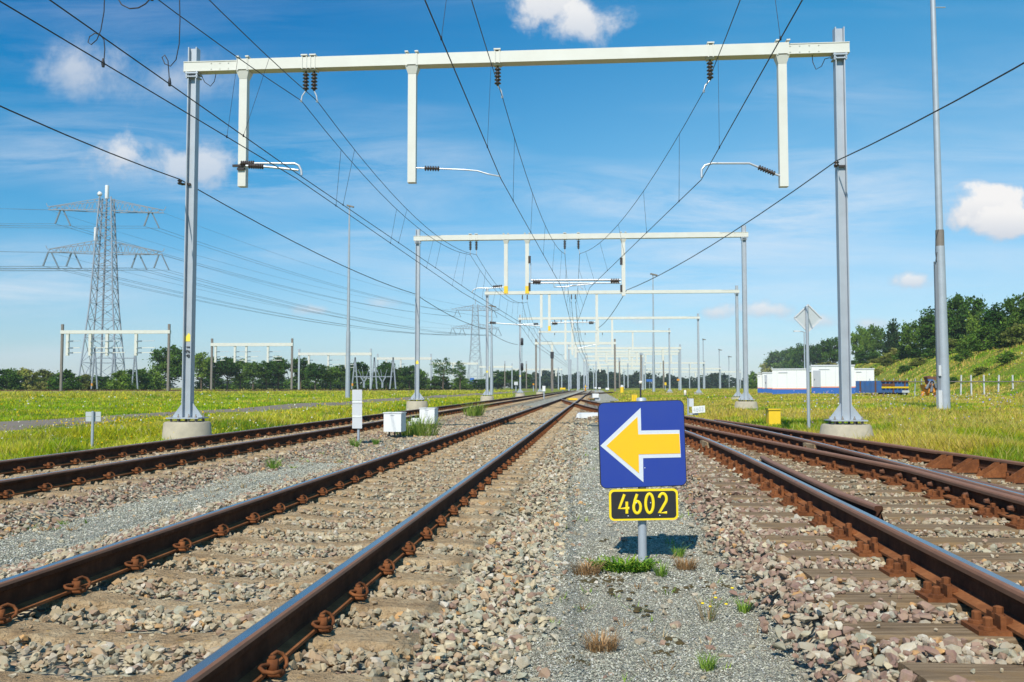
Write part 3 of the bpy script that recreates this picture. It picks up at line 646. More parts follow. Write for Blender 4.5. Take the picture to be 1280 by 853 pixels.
def ballast_concrete(xf, zf, y0s, pinkL, pinkM, pinkR, ymin, seed_l, lo, hi):
    S = Stones()
    for (a, b, d, sz, shp) in ZON:
        if b < ymin: continue
        y, o_ = scatter(lo - .12, hi + .15, d, max(a, ymin), b); x = xf(y) + o_
        m_ = in_view(x, y); y, o_, x = y[m_], o_[m_], x[m_]
        ph = (y + T * o_ - y0s) / 0.6; dist = np.abs(ph - np.round(ph)) * 0.6
        on = (dist < .125) & (np.abs(o_) < 1.27); mid = np.abs(o_) < .33
        keep = np.where(on, np.where(mid, rng.random(len(y)) < .17, rng.random(len(y)) < .06), True)
        under = np.abs(np.abs(o_) - G) < .07; keep &= ~(under & on)
        # thin out beyond the foot of the shoulder
        out = np.maximum(lo + .12 - o_, 0) + np.maximum(o_ - hi + .16, 0)
        keep &= rng.random(len(y)) > np.clip(out / .26, 0, 1) * .95
        y, o_, x, on, under = y[keep], o_[keep], x[keep], on[keep], under[keep]
        e = smooth(lo - .1, lo + .45, o_) * smooth(hi + .1, hi - .6, o_)
        base = -0.275 + (zf(y) - 0.200 + 0.275) * e
        z = np.where(on, zf(y) - .165, base + rng.uniform(-.022, .016, len(y))) - np.where(under, .03, 0)
        inner = np.abs(o_) < G
        z = z - np.where(inner & (np.abs(o_) < .4), .012, 0)
        s = sz * np.exp(rng.normal(-.06, .30, len(y))).clip(.4, 1.7) * np.where(on, .5, 1)
        pr = np.where(o_ < -1.1, pinkL, np.where(o_ > 1.1, pinkR, pinkM)); pink = (rng.random(len(y)) < pr).astype(float)
        nr = np.exp(-(np.maximum(np.abs(np.abs(o_) - G) - .08, 0) / .28) ** 2)
        rust = np.clip(.24 * (np.abs(o_) < 1.3) + .06 + .55 * nr * rng.uniform(.5, 1.2, len(y)) + rng.normal(0, .18, len(y)), 0, 1) 
        S.put(np.stack([x, y, z], -1), s, shp, pink, rust)
    return S
ballast_concrete(x_main, z_main, Y1, .55, .12, .14, 1.9, 0, -1.78, 1.82).build('ballast', M['stone'], 'grey and tan crushed stone around the middle track')
ballast_concrete(x_left, z_left, YL0, .5, .35, .75, 7, 0, -1.7, 1.78).build('ballast', M['stone'], 'reddish crushed stone around the track by the meadow')
S = Stones()
for (a, b, d, sz, shp) in ZON:
    y, o_ = scatter(-1.45, 5.2, d * (1.0 if a < 13 else .8), max(a, 2.2), b); xa = A_rail(y); x = xa + o_; br = np.where(y < 31, gap(y), 0)
    m_ = in_view(x, y) & (o_ < br + 2 * G + 1.2); y, o_, x, br, xa = y[m_], o_[m_], x[m_], br[m_], xa[m_]
    ca = np.tan(math.atan(T) * (1 - np.minimum(y, 25) / 30)); ph = (y + o_ * ca - YR0) / .56; dist = np.abs(ph - np.round(ph)) * .56
    on = (dist < .13) & (o_ > -.62) & (o_ < br + 2 * G + .5)
    rl = np.minimum.reduce([np.abs(o_), np.abs(o_ - 2 * G), np.where(y < 31, np.abs(o_ - br), 9), np.where(y < 31, np.abs(o_ - br - 2 * G), 9)])
    keep = np.where(on, (rng.random(len(y)) < .03) & (rl > .2), True)
    out = np.maximum(-.76 - o_, 0); keep &= rng.random(len(y)) > np.clip(out / .22, 0, 1) * .97
    inside = (o_ > 0); keep &= ~(inside & (rng.random(len(y)) < .18))
    y, o_, x, on, rl, br = y[keep], o_[keep], x[keep], on[keep], rl[keep], br[keep]
    e = smooth(-1.14, -.66, o_) * smooth(0, .5, br + 2 * G + 1.25 - o_)
    z = np.where(on, z_right(y) - .168, -.275 + (z_right(y) - .186 + .275) * e + rng.uniform(-.022, .012, len(y)) - np.where(rl < .1, .03, 0))
    s = sz * np.exp(rng.normal(-.02, .30, len(y))).clip(.4, 1.7) * np.where(on, .5, np.where(o_ < -.1, 1.0, .85))
    pink = (rng.random(len(y)) < np.where(o_ < -.2, .85, .35)).astype(float)
    rust = np.clip(.35 * (o_ > -.1) + .5 * np.exp(-(rl / .25) ** 2) * rng.uniform(.4, 1.2, len(y)) + rng.normal(0, .1, len(y)), 0, 1)
    S.put(np.stack([x, y, z], -1), s, shp, pink, rust)
S.build('ballast', M['stone'], 'purple and cream crushed stone around the rusty turnout')
# loose chippings of the walkways
m, nt, b, pos = newmat('grey_chippings')
c = ramp(nt, attr(nt, 'sid'), [(0.0, (0.25, 0.245, 0.19)), (0.2, (0.45, 0.44, 0.345)), (0.45, (0.345, 0.34, 0.26)), (0.62, (0.54, 0.52, 0.42)), (0.78, (0.38, 0.32, 0.25)), (0.86, (0.24, 0.245, 0.22)), (0.93, (0.62, 0.61, 0.55))], 'CONSTANT')
nt.links.new(c, b.inputs['Base Color']); b.inputs['Roughness'].default_value = .9; b.inputs['Specular IOR Level'].default_value = .2; M['chip'] = m
S = Stones()
for (a, b_, d, sz) in ((2.9, 5.2, 9000, .0055), (5.2, 8, 4200, .0078), (8, 14, 1500, .0125), (14, 24, 420, .021)):
    n = int((b_ - a) * 2.6 * d); y = rng.uniform(a, b_, n); x = x_main(y) + 1.62 + rng.uniform(0, 2.75, n); m_ = in_view(x, y, .1) & (x < A_rail(y) - .75); x, y = x[m_], y[m_]
    S.put(np.stack([x, y, -.268 + .012 * np.sin(x * 3.1) * np.sin(y * 2.3) + rng.uniform(-.002, .003, len(x))], -1), sz * rng.uniform(.6, 1.5, len(x)), SH_LO[:8], np.zeros(len(x)), np.zeros(len(x)), .7)
n = 34000; y = rng.uniform(6.0, 15, n); x = x_main(y) - 1.75 - rng.uniform(0, 1.1, n); m_ = in_view(x, y, .1); x, y = x[m_], y[m_]
S.put(np.stack([x, y, -.268 + .012 * np.sin(x * 3.1) * np.sin(y * 2.3) + rng.uniform(-.002, .003, len(x))], -1), .009 * rng.uniform(.6, 1.5, len(x)), SH_LO[:8], np.zeros(len(x)), np.zeros(len(x)), .7)
S.build('gravel', M['chip'], 'fine grey chippings of the walkways')
n = 5200; y = 14 + 40 * rng.random(n) ** 1.3; x = x_main(y) - 1.7 - 1.2 * rng.random(n)
S = Stones(); S.put(np.stack([x, y, np.full(n, -.262)], -1), .03 * (y / 18) ** .6 * np.exp(rng.normal(0, .35, n)), SH_LO, (rng.random(n) < .35).astype(float), rng.uniform(.1, .7, n))
n = 420; y = 3 + 11 * rng.random(n) ** 1.4; x = x_main(y) + 1.7 + rng.uniform(0, 2.4, n) ; m_ = in_view(x, y, .1) & (x < A_rail(y) - .8); x, y = x[m_], y[m_]
S.put(np.stack([x, y, np.full(len(x), -.262)], -1), .015 * np.exp(rng.normal(0, .4, len(x))), SH_HI, (rng.random(len(x)) < .5).astype(float), rng.uniform(0, .5, len(x)))
n = 160; y = 6 + 10 * rng.random(n); x = x_main(y) - 1.8 - rng.uniform(0, 1.0, n)
S.put(np.stack([x, y, np.full(len(x), -.262)], -1), .02 * np.exp(rng.normal(0, .4, len(x))), SH_HI, (rng.random(len(x)) < .5).astype(float), rng.uniform(0, .5, len(x)))
S.build('ballast', M['stone'], 'stray stones lying on the gravel walkways')
# ---------------------------------------------------------------- overhead line portals
class Portal:
    """two posts, a beam, hanging drop posts; every position is a point on the vertical plane through both posts"""
    def __init__(s, L, R, zb, label, group='overhead line portals over the main tracks', base=0.22, bh=0.25, polew=0.2, top=0.32, detail=2, found=0.42, name='overhead_line_portal', polemat='galv', ends=1.35, cat='portal', over=.2, marks=False, bottoms=None):
        s.L, s.R = Vector((L[0], L[1], 0)), Vector((R[0], R[1], 0)); s.e = (s.R - s.L).normalized(); s.n = Vector((-s.e.y, s.e.x, 0))
        s.W = (s.R - s.L).length; s.zb = zb; s.bh = bh; s.det = detail; e, n, up = s.e, s.n, Vector((0, 0, 1))
        t = s.root = thing(name, ((s.L + s.R) / 2), label, cat, group); s.pw = polew
        if detail:
            a, b = s.L - e * over, s.R + e * over
            mb = MB(); mb.obox(((s.L + s.R) / 2) + up * (zb + bh / 2), e, n, up, s.W - 2 * (ends - over), bh * 1.1, bh); mb.build('beam', M['beam'], t)
            for p, sg in ((a, 1), (b, -1)):
                q = p + e * sg * ends; c = (p + q) / 2; mb = MB(); hh = bh * .92; z0 = zb + .004
                mb.obox(c + up * (z0 + .009), e, n, up, ends - .006, bh * .95, .018); mb.obox(c + up * (z0 + hh - .009), e, n, up, ends - .006, bh * .95, .018)
                mb.obox(c + up * (z0 + hh / 2) - n * (bh * .40), e, n, up, ends - .01, .016, hh - .04); [mb.lathe(q - e * sg * (.10 + .20 * j) - n * (bh * .40 + .008) + up * (z0 + zz_), [(.016, 0), (.016, .014)], 6, -n, False) for j in range(4) for zz_ in (.05, hh - .05)]; mb.build('beam_end', M['beam'], t)
        else:
            mb = MB(); mb.obox(((s.L + s.R) / 2) + up * (zb + bh / 2), e, n, up, s.W + 2 * over, bh, bh); mb.build('beam', M['beam'], t)
        for i, p in enumerate((s.L, s.R)):
            b0 = base if bottoms is None else bottoms[i]; ztop = zb + bh + top; mb = MB(); w_ = polew; th = .022 if detail else .05
            if detail:
                for sg in (-1, 1): mb.obox(p + e * sg * (w_ / 2 - th / 2) + up * ((b0 + ztop) / 2), e, n, up, th, w_, ztop - b0)
                mb.obox(p + up * ((b0 + ztop) / 2), e, n, up, w_ - 2 * th - .002, .02, ztop - b0 - .01)
            else: mb.obox(p + up * ((b0 + ztop) / 2), e, n, up, w_, w_, ztop - b0)
            pole = mb.build('pole', M[polemat], t)
            if detail:
                mb = MB()                                          # bearing under the beam
                mb.obox(p + up * (zb - .03), e, n, up, w_ * 1.5, w_ * 1.3, .03); mb.obox(p + up * (zb - .11), e, n, up, w_ * 1.4, w_ * 1.25, .025)
                for sg in (-1, 1): mb.obox(p + e * sg * w_ * .6 - n * w_ * .55 + up * (zb - .07), e, n, up, .03, .03, .16)
                mb.build('bearing', M['galv'], pole)
                mb = MB(); mb.obox(p + up * (b0 + .013), e, n, up, .74, .56, .026); mb.build('base_plate', M['galv'], pole)
                for sg in (-1, 1):
                    mb = MB(); q = p + e * sg * (w_ / 2 + .001) - n * .008
                    mb.prism([q + up * (b0 + .028), q + e * sg * .24 + up * (b0 + .028), q + e * sg * .24 + up * (b0 + .05), q + up * (b0 + .37)], n * .016); mb.build('gusset', M['galv'], pole)
                mb = MB()
                for x in (-.28, -.12, .12, .28):
                    for y in (-.2, .2): mb.lathe(p + e * x + n * y + up * (b0 - .075), [(.026, 0), (.026, .075)], 8); mb.lathe(p + e * x + n * y + up * (b0 + .028), [(.024, 0), (.024, .03), (.013, .032), (.013, .07)], 8)
                mb.build('anchor_bolt', M['mast_brown'], pole)
                if found:
                    mb = MB(); fz = b0 - .07
                    prof = [(.56, -.75), (.50, -.03), (.47, 0)] if i == 0 else [(.64, -.75), (.50, -.03), (.47, 0)]
                    mb.lathe(p + up * fz, prof, 28 if i == 0 else 4 * 4, None, True); mb.build('foundation', M['concrete'], t)
                if marks and i == 0:
                    mb = MB(); zc = b0 + 1.72 * (1 if i == 0 else 1.0); f = p - n * (.012)
                    hw = w_ * .36; mb.prism([f - e * hw + up * zc, f + e * hw + up * zc, f + e * hw + up * (zc + .10), f + up * (zc + .19), f - e * hw + up * (zc + .10)], -n * .006)
                    mb.build('warning_label', M['yellowlab'], pole)
        s.poles = t
    def p(s, u, v):
        d = ray(u, v); o = Vector((0, 0, H)); t = (s.L - o).dot(s.n) / d.dot(s.n); return o + d * t
    def along(s, u):
        q = s.p(u, 300); return (Vector((q.x, q.y, 0)) - s.L).dot(s.e)
    def post(s, u, zbot, w_=.18, yellow=False, clamp=True):
        q = s.L + s.e * s.along(u); up = Vector((0, 0, 1)); mb = MB()
        mb.obox(q + up * ((zbot + s.zb - .006) / 2), s.e, s.n, up, w_, w_ * .9, s.zb - zbot - .006)
        if s.det > 1: mb.obox(q + up * (s.zb - .10), s.e, s.n, up, w_ * 1.0, w_ * .95, .17, 1.6)
        o = mb.build('drop_post', M['beam'], s.root)
        if s.det > 1:
            mb = MB()
            for sg in (-1, 1):
                mb.obox(q + s.e * sg * w_ * .62 + up * (s.zb + s.bh / 2 + .01), s.e, s.n, up, .035, s.bh * 1.1 + .03, s.bh + .05); mb.obox(q + s.e * sg * w_ * .62 + up * (s.zb + s.bh + .045), s.e, s.n, up, .075, s.bh * 1.1 + .08, .03)
            mb.obox(q - s.n * (s.bh * .55 + .012) + up * (s.zb + s.bh * .5), s.e, s.n, up, w_ * 1.2, .014, s.bh * .96)
            mb.build('clamp', M['beam'], o)
        if yellow:
            mb = MB(); mb.obox(q + up * (zbot + .17), s.e, s.n, up, w_ * 1.05, w_ * .95, .36); mb.build('end_sleeve', M['yellow'], o)
        return q
    def insulator(s, u, drop=.62, n=5, hook=True, lean=0.0):
        q = s.L + s.e * s.along(u); up = Vector((0, 0, 1)); z0 = s.zb - .006
        r = .074 if s.det > 1 else .06
        prof = [(.018, 0), (.018, -.07)]
        for k in range(n):
            z = -.07 - k * .078; prof += [(.036, z - .004), (r, z - .034), (r, z - .046), (.034, z - .062)]
        prof += [(.03, -.07 - n * .078), (.018, -.09 - n * .078)]
        mb = MB(); mb.lathe(q + up * z0, prof[::-1] if False else prof, 14 if s.det > 1 else 8); o = mb.build('insulator', M['insul'], s.root)
        zb_ = z0 - .09 - n * .078; mb = MB(); end = Vector((q.x + lean, q.y, s.zb - drop))
        mid = (q + up * zb_) * .5 + end * .5
        mb.tube([q + up * (zb_ + .01), mid + Vector((.3 * lean, 0, -.0)), end], .016, 6); mb.lathe(end, [(.025, -.03), (.025, .02)], 8); mb.build('hook', M['alu'], o)
        if s.det > 1:
            mb = MB()
            for sg in (-1, 1): mb.obox(q + s.e * sg * .05 + up * (s.zb + s.bh / 2 + .004), s.e, s.n, up, .022, s.bh * 1.1 + .03, s.bh + .05)
            mb.obox(q + up * (s.zb + s.bh + .04), s.e, s.n, up, .15, s.bh * 1.1 + .06, .03); mb.obox(q + up * (s.zb - .003 - .018), s.e, s.n, up, .17, .17, .03); mb.build('clamp', M['beam'], o)
        return end
    def arm(s, pts, r=.022, ins=None, nsh=6, mat='alu', off=0.0, ins2=None, parent=None):
        P = [s.p(*q) - s.n * off for q in pts]; mb = MB(); mb.tube(P, r, 8 if s.det > 1 else 6); o = mb.build('registration_arm', M[mat], s.root)
        for I in (ins, ins2):
            if I:
                a, b = s.p(*I[0]) - s.n * off, s.p(*I[1]) - s.n * off; L_ = (b - a).length; prof = []
                for k in range(nsh): z = L_ * (k + .5) / nsh; R_ = max(r * 2.4, .058); prof += [(r * 1.15, z - L_ / nsh * .45), (R_, z - L_ / nsh * .14), (R_, z + L_ / nsh * .14), (r * 1.15, z + L_ / nsh * .45)]
                mb = MB(); mb.lathe(a, prof, 12 if s.det > 1 else 7, b - a); mb.build('insulator', M['insul'], o)
        return o
def zof(P_, u, v): return P_.p(u, v).z
P1 = Portal((-7.24, 20.05), (7.02, 18.9), 8.04, 'nearest tall portal with cream beam spanning all tracks, on two thick concrete bases', marks=True, bottoms=(.21, .20))
P2 = Portal((-4.60, 43.5), (11.05, 42.4), 8.04, 'second portal, its two hanging posts tipped yellow on the left side', marks=True, bottoms=(.30, .30))
P3 = Portal((-1.92, 69.2), (17.1, 67.9), 8.06, 'third portal, with one yellow-tipped hanging post', detail=1, marks=True, bottoms=(.30, .20))
P4 = Portal((.88, 97), (19.9, 95.6), 8.2, 'fourth portal with weight stack on its left post', detail=1, bottoms=(.3, .3), marks=True)
P5 = Portal((3.8, 122), (21.2, 120.6), 8.3, 'fifth portal, whose slim grey right post ends clear of others', detail=1, bottoms=(.3, .3))
# nearest portal: posts, insulators, arms
for u, v in ((302.5, 234), (514.7, 229), (980.5, 234)): P1.post(u, zof(P1, u, v))
h1 = [P1.insulator(380, .70, lean=-.10), P1.insulator(390.5, .71, lean=.07), P1.insulator(622, .72, lean=.10), P1.insulator(890, .72, lean=-.14)]
for u, off in ((296, .13),):
    mb = MB(); q = P1.p(300, 209); mb.obox(q - P1.n * .12, P1.e, P1.n, Vector((0, 0, 1)), .24, .05, .05); mb.obox(q - P1.n * .11 + Vector((.06, 0, -.07)), P1.e, P1.n, Vector((0, 0, 1)), .16, .05, .05); mb.build('bracket', M['insul'], P1.root)
P1.arm([(303, 206.5), (340, 206.3), (371, 206.5), (376, 209), (379, 215), (379.5, 221)], .026, ((304, 206.5), (321, 206.4)), 7, off=.14)
P1.arm([(312, 210.5), (335, 211.5), (356, 213.5), (377, 216)], .026, ((315, 210.6), (334, 211.4)), 7, off=.22)
P1.arm([(521, 211), (530, 211.3), (553, 212), (578, 213), (597, 214.5), (610, 218.5), (626, 221.5), (626, 224)], .016, ((531, 211.4), (550, 212)), 6, off=.06)
P1.arm([(975, 221), (966, 218), (945, 209), (936, 205.2), (890, 205.2), (881, 207.5), (876.5, 213), (876.5, 223)], .024, ((968, 218.5), (947, 210)), 7, off=.06)
for p, m_ in ((P1.p(227.8, 229.5), 1), (P1.p(1042.5, 207), 1)):
    mb = MB(); mb.lathe(p + Vector((0, -.14, -.06)), [(.03, 0), (.055, .02), (.055, .04), (.03, .06), (.055, .08), (.055, .1), (.02, .12)], 10); mb.obox(p + Vector((.10, -.05, -.03)), P1.e, P1.n, Vector((0, 0, 1)), .22, .06, .04); mb.build('feeder_bracket', M['insul'], P1.root)
for a in ([(252, 95), (256, 103), (263, 108), (268, 102), (270, 93)], [(1015, 67), (1016, 78), (1020, 87), (1027, 83), (1031, 74), (1037, 72.5)]):
    mb = MB(); mb.tube([P1.p(*q) for q in a], .009, 5); mb.build('earth_cable', M['wire'], P1.root)
def glyph(mb, ch, o, ex, ez, nrm, h, w_, r):
    A = lambda cx, cz, rx, rz, a0, a1, n=12: [(cx + rx * math.cos(math.radians(a0 + (a1 - a0) * i / n)), cz + rz * math.sin(math.radians(a0 + (a1 - a0) * i / n))) for i in range(n + 1)]
    S_ = {'4': [[(.55, 1), (.02, .27), (.98, .27)], [(.76, .62), (.76, 0)]], '6': [A(.5, .31, .46, .31, 0, 360, 20), [(.10, .45), (.26, .72), (.52, 1)]],
          '0': [A(.5, .5, .46, .5, 0, 360, 24)], '2': [A(.5, .71, .44, .29, 165, -25, 12) + [(.05, 0), (.98, 0)]], '3': [A(.46, .75, .42, .25, 150, -90, 10) + A(.46, .26, .47, .26, 90, -150, 12)],
          '5': [[(.9, 1), (.2, 1), (.13, .56)] + A(.47, .33, .45, .33, 125, -150, 12)], '1': [[(.2, .78), (.55, 1), (.55, 0)]], '9': [A(.5, .69, .46, .31, 0, 360, 20), [(.90, .55), (.74, .28), (.48, 0)]]}
    for st in S_[ch]:
        P = [Vector(o) + ex * (x * w_) + ez * (z * h) for x, z in st]; m2 = MB(); m2.tube(P, r, 8)
        O = Vector(o); mb.add([Vector(v) - nrm * ((Vector(v) - O).dot(nrm) * .72) for v in m2.v], m2.f, True)
# number stencilled sideways on the left post
q = P1.p(236, 441); mb = MB()
for i, ch in enumerate('951'): glyph(mb, ch, q + Vector((-.05, -.030, -.10 + i * .098)), Vector((0, 0, 1)), Vector((1, 0, 0)), Vector((0, 1, 0)), .085, .055, .011)
mb.build('post_number', M['black'], P1.root)
# second portal
for u, v, yl in ((632.5, 367, 1), (659, 367, 1), (779, 370, 0)): P2.post(u, zof(P2, u, v), yellow=bool(yl))
h2 = [P2.insulator(588, .70), P2.insulator(595.5, .70), P2.insulator(706, .70), P2.insulator(723, .70, lean=.06)]
P2.arm([(664, 350.5), (776, 350)], .055, ((666, 352.5), (676, 353)), 5, ins2=((763, 351.5), (774, 351.5)))
P2.arm([(664, 354), (776, 354)], .035)
P2.arm([(692, 354), (693, 359.5), (702, 359.5), (720, 357.5), (741, 355.5)], .028, off=.2)
P2.arm([(705, 366), (707, 361), (715, 357.5), (724, 358), (729, 363)], .02, off=.3)
P2.arm([(630, 359), (612, 360.5), (596, 360.3), (591, 363), (590, 366)], .025, ((628, 357.5), (616, 358.5)), 5)
for (u, v, a, b_) in ((662, 325, .12, .35), (776.5, 327, .12, .35), (662, 359, .1, .4), (776.5, 361, .1, .35)):
    q = P2.p(u, v); mb = MB(); mb.obox(q - P2.n * .05, P2.e, P2.n, Vector((0, 0, 1)), a, .1, b_); mb.build('bracket', M['insul'], P2.root)
mb = MB(); mb.tube([P2.p(662, 326), P2.p(663.5, 330), P2.p(663.5, 355)], .018, 6); mb.build('tie_rod', M['alu'], P2.root)
for u, v, yl in ((676.5, 410, 0), (686.5, 413.5, 1), (745.5, 413, 0)): P3.post(u, zof(P3, u, v), .2, yellow=bool(yl))
h3 = [P3.insulator(653, .6, 4), P3.insulator(659, .6, 4), P3.insulator(714, .6, 4), P3.insulator(719, .6, 4)]
P3.arm([(689, 403.5), (744, 403)], .06, ((690, 404.5), (697, 404.5)), 4, ins2=((736, 403.7), (742, 403.7)))
P3.arm([(611, 403.5), (640, 405.5), (675, 407.5)], .05, ((612, 403.6), (620, 404)), 4)
P3.arm([(674, 405), (655, 405.3), (645, 406.5)], .04, ((673, 405), (667, 405.1)), 4)
for u, vb in ((706.5, 455), (747, 432), (715, 443), (764.5, 444)): P4.post(u, zof(P4, u, vb if vb < 450 else 450), .22)
h4 = [P4.insulator(u, .6, 3) for u in (693, 701, 728, 733)]
q = Vector(P4.L); mb = MB()
for z in (5.9, 3.2): mb.lathe(q + Vector((.2, -.12, z - .5)), [(.05, 0), (.16, .05), (.16, .75), (.05, .8)], 10)
mb.lathe(q + Vector((.2, -.12, 2.3)), [(.02, 0), (.02, 4)], 6); mb.build('tension_weight', M['dark'], P4.root)
for u in (715.5, 744.5, 790): P5.post(u, 5.2 if u < 760 else 5.9, .22)
h5 = [P5.insulator(u, .6, 3) for u in (693, 731, 752.5)]
P5.arm([(722, 436), (748, 430)], .05)
# farther portals, getting small
FAR = [(670, 431, 768, 148, 0, 'slim far portal whose right post is dark brown'), (711, 437, 849.5, 172, 1, 'far portal with two beams reaching the brown right post'), (722, 441, 848, 190, 1, 'far portal just under the double-beamed one'),
       (733, 447, 803, 225, 1, 'narrow far portal in front of the clustered posts'), (730, 452, 802, 250, 1, 'far portal within the cluster of white beams'), (745, 444, 850, 275, 1, 'wide thin portal far down the line'), (735, 457, 806, 300, 1, 'low narrow portal deep in the cluster'),
       (760, 455, 880, 330, 1, 'thin wide portal over the far yard right of the tracks'), (742, 461, 800, 370, 1, 'tiny portal near the vanishing point'), (780, 462, 900, 400, 1, 'low long beam over the far yard'),
       (800, 466, 925, 430, 1, 'longest low beam at the yard edge by the woods'), (640, 463, 702, 330, 1, 'small portal left of the vanishing point before the dark woods')]
for i, (ul, vb, ur, Yd, g, lab) in enumerate(FAR):
    a, b = atY(ul, vb, Yd), atY(ur, vb - .4, Yd)
    P_ = Portal((a.x, Yd), (b.x, Yd - .6), a.z, lab, group='small far portals down the line', base=.2, bh=.30 + Yd * .0008, polew=.22 + Yd * .0005, top=.5, detail=0, polemat='mast_brown' if i == 0 else 'galv')
    for k in range(2 + i % 2): P_.post(ul + (ur - ul) * (.2 + .3 * k + .04 * ((i * 7) % 3)), P_.zb - 2.2, .26 + Yd * .0008)
# portals of the far track across the meadow
LG = [(78, 417.5, 213, 131, (88, 116, 137, 173), 'far-left portal standing in front of the big lattice pylon'), (265, 433, 366, 176, (272, 296, 310, 337), 'portal across the meadow before the row of trunks'),
      (374, 444.5, 464, 205, (388, 412, 434), 'meadow portal just left of the slender lamp mast'), (472, 450, 539, 232, (484, 502), 'meadow portal left of the second main portal'), (540, 456, 597, 270, (550, 567), 'meadow portal between second and third main posts'),
      (600, 460, 640, 310, (612,), 'smallest meadow portal before the rounded woods')]
for ul, vb, ur, Yd, ps, lab in LG:
    a, b = atY(ul, vb, Yd), atY(ur, vb - .6, Yd)
    P_ = Portal((a.x, Yd), (b.x, Yd - .5), a.z, lab, group='portals along the far track across the meadow', base=.3, bh=.5 if Yd < 150 else .62, polew=.30 if Yd < 150 else .36, top=.9, detail=0, polemat='mast_brown' if Yd < 180 else 'galv')
    for u in ps:
        P_.post(u, P_.zb - 3.2, .40)
        for z in (-1.1, -2.1, -2.8):
            q = P_.L + P_.e * P_.along(u); mb = MB(); L_ = 2.4 + .5 * math.sin(u + z); mb.bar(q + Vector((.1, -.3, P_.zb + z)), q + Vector((L_, -.3, P_.zb + z + .05)), .11); o = mb.build('registration_arm', M['alu'] if z > -2 else M['beam'], P_.root)
            mb = MB(); mb.bar(q + Vector((.3, -.36, P_.zb + z - .02)), q + Vector((.95, -.36, P_.zb + z)), .2); mb.build('insulator', M['pylon_ins'], o)

# ---------------------------------------------------------------- wires
def span(a, b, sag, n=14):
    a, b = Vector(a), Vector(b); return [a.lerp(b, i / n) - Vector((0, 0, sag * 4 * (i / n) * (1 - i / n))) for i in range(n + 1)]
def back(p, u, z_at):
    """end of the span that comes in over the camera: the wire is at height z_at where it leaves the top of the view"""
    q = at(u, 0.0, z_at); d = (q - p); t = (-7 - p.y) / d.y; e = p + d * t; return Vector((e.x, e.y, p.z))
def overhead(label, M_, C_, sags, rm=.0085, rc=.0095, nd=(5, 5, 5, 5)):
    t = thing('overhead_line', C_[1], label, 'overhead line', 'overhead lines above the tracks')
    mw = []; cw = []
    for i in range(len(M_) - 1):
        k = 1 + i * .45; s_ = span(M_[i], M_[i + 1], sags[i] if i < len(sags) else .5); c_ = span(C_[i], C_[i + 1], .0, 14)
        mw += s_[(1 if i else 0):]; cw += c_[(1 if i else 0):]
        if i < len(nd):
            mb = MB()
            for j in range(nd[i]):
                f = (j + .5) / nd[i]; x = f * 14; a = int(x); b = x - a
                mb = MB(); p = s_[a].lerp(s_[a + 1], b); q = c_[a].lerp(c_[a + 1], b)
                mb.tube([p, q], .0038 * (1 + i * .35), 5); mb.lathe(q + Vector((0, 0, -.02)), [(.014, 0), (.014, .05)], 5); mb.build('dropper', M['wire'], t)
    mb = MB(); mb.tube(mw, [rm * (1 + .30 * max(0, (p.y - 25) / 25)) if p.y < 130 else rm * 2.2 for p in mw], 6); mb.build('messenger_wire', M['wire'], t)
    mb = MB(); mb.tube(cw, [rc * (1 + .30 * max(0, (p.y - 25) / 25)) if p.y < 130 else rc * 2.2 for p in cw], 6); mb.build('contact_wire', M['wire'], t)
    return t
zc = 5.5
c1 = [P1.p(371, 223.6), P1.p(379, 222.5), P1.p(626.3, 224), P1.p(876.5, 225)]
c2 = [P2.p(578, 366), P2.p(590, 366), P2.p(703, 361), P2.p(737, 360)]
c3 = [P3.p(652, 409), P3.p(658.5, 408.5), P3.p(714, 406), P3.p(721, 405.5)]
def far_pts(xa, z): return [Vector((float(x_left(Y)) + xa if xa < 50 else 0, Y, z)) for Y in (122, 172, 250)]
mL = lambda z, dx: [Vector((LL + T * Y + dx, Y, z)) for Y in (96, 122, 172, 250)]
mM = lambda z, dx: [Vector((L1 + T * Y + dx, Y, z)) for Y in (96, 122, 172, 250)]
topx = [(200, 263, 590, 925), (0, 62, 531, 1003)]
labs = ['leftmost of the two overhead wires of the meadow-side track, with loops of cable', 'second overhead wire pair of the meadow-side track, right of its twin', 'overhead wire over the middle track, hung from the single centre-left insulator', 'overhead wire over the rusty right track, hung from the rightmost insulator']
OL = []
for i in range(4):
    m0 = back(h1[i], topx[0][i], h1[i].z - (.42 if i < 2 else .40)); k0 = back(c1[i], topx[1][i] + (-.0), c1[i].z) if topx[1][i] else back(c1[i], -3, c1[i].z)
    ff = (mL if i < 2 else mM); dx = (-.3, .3, -.15, .3)[i]
    OL.append(overhead(labs[i], [m0, h1[i], h2[i], h3[i]] + ff(7.2, dx), [k0, c1[i], c2[i], c3[i]] + ff(5.5, dx), (.62, .75, .8, .7, .6, .8, .8), nd=((4, 4, 4, 3) if i < 2 else (5, 5, 4, 4))))
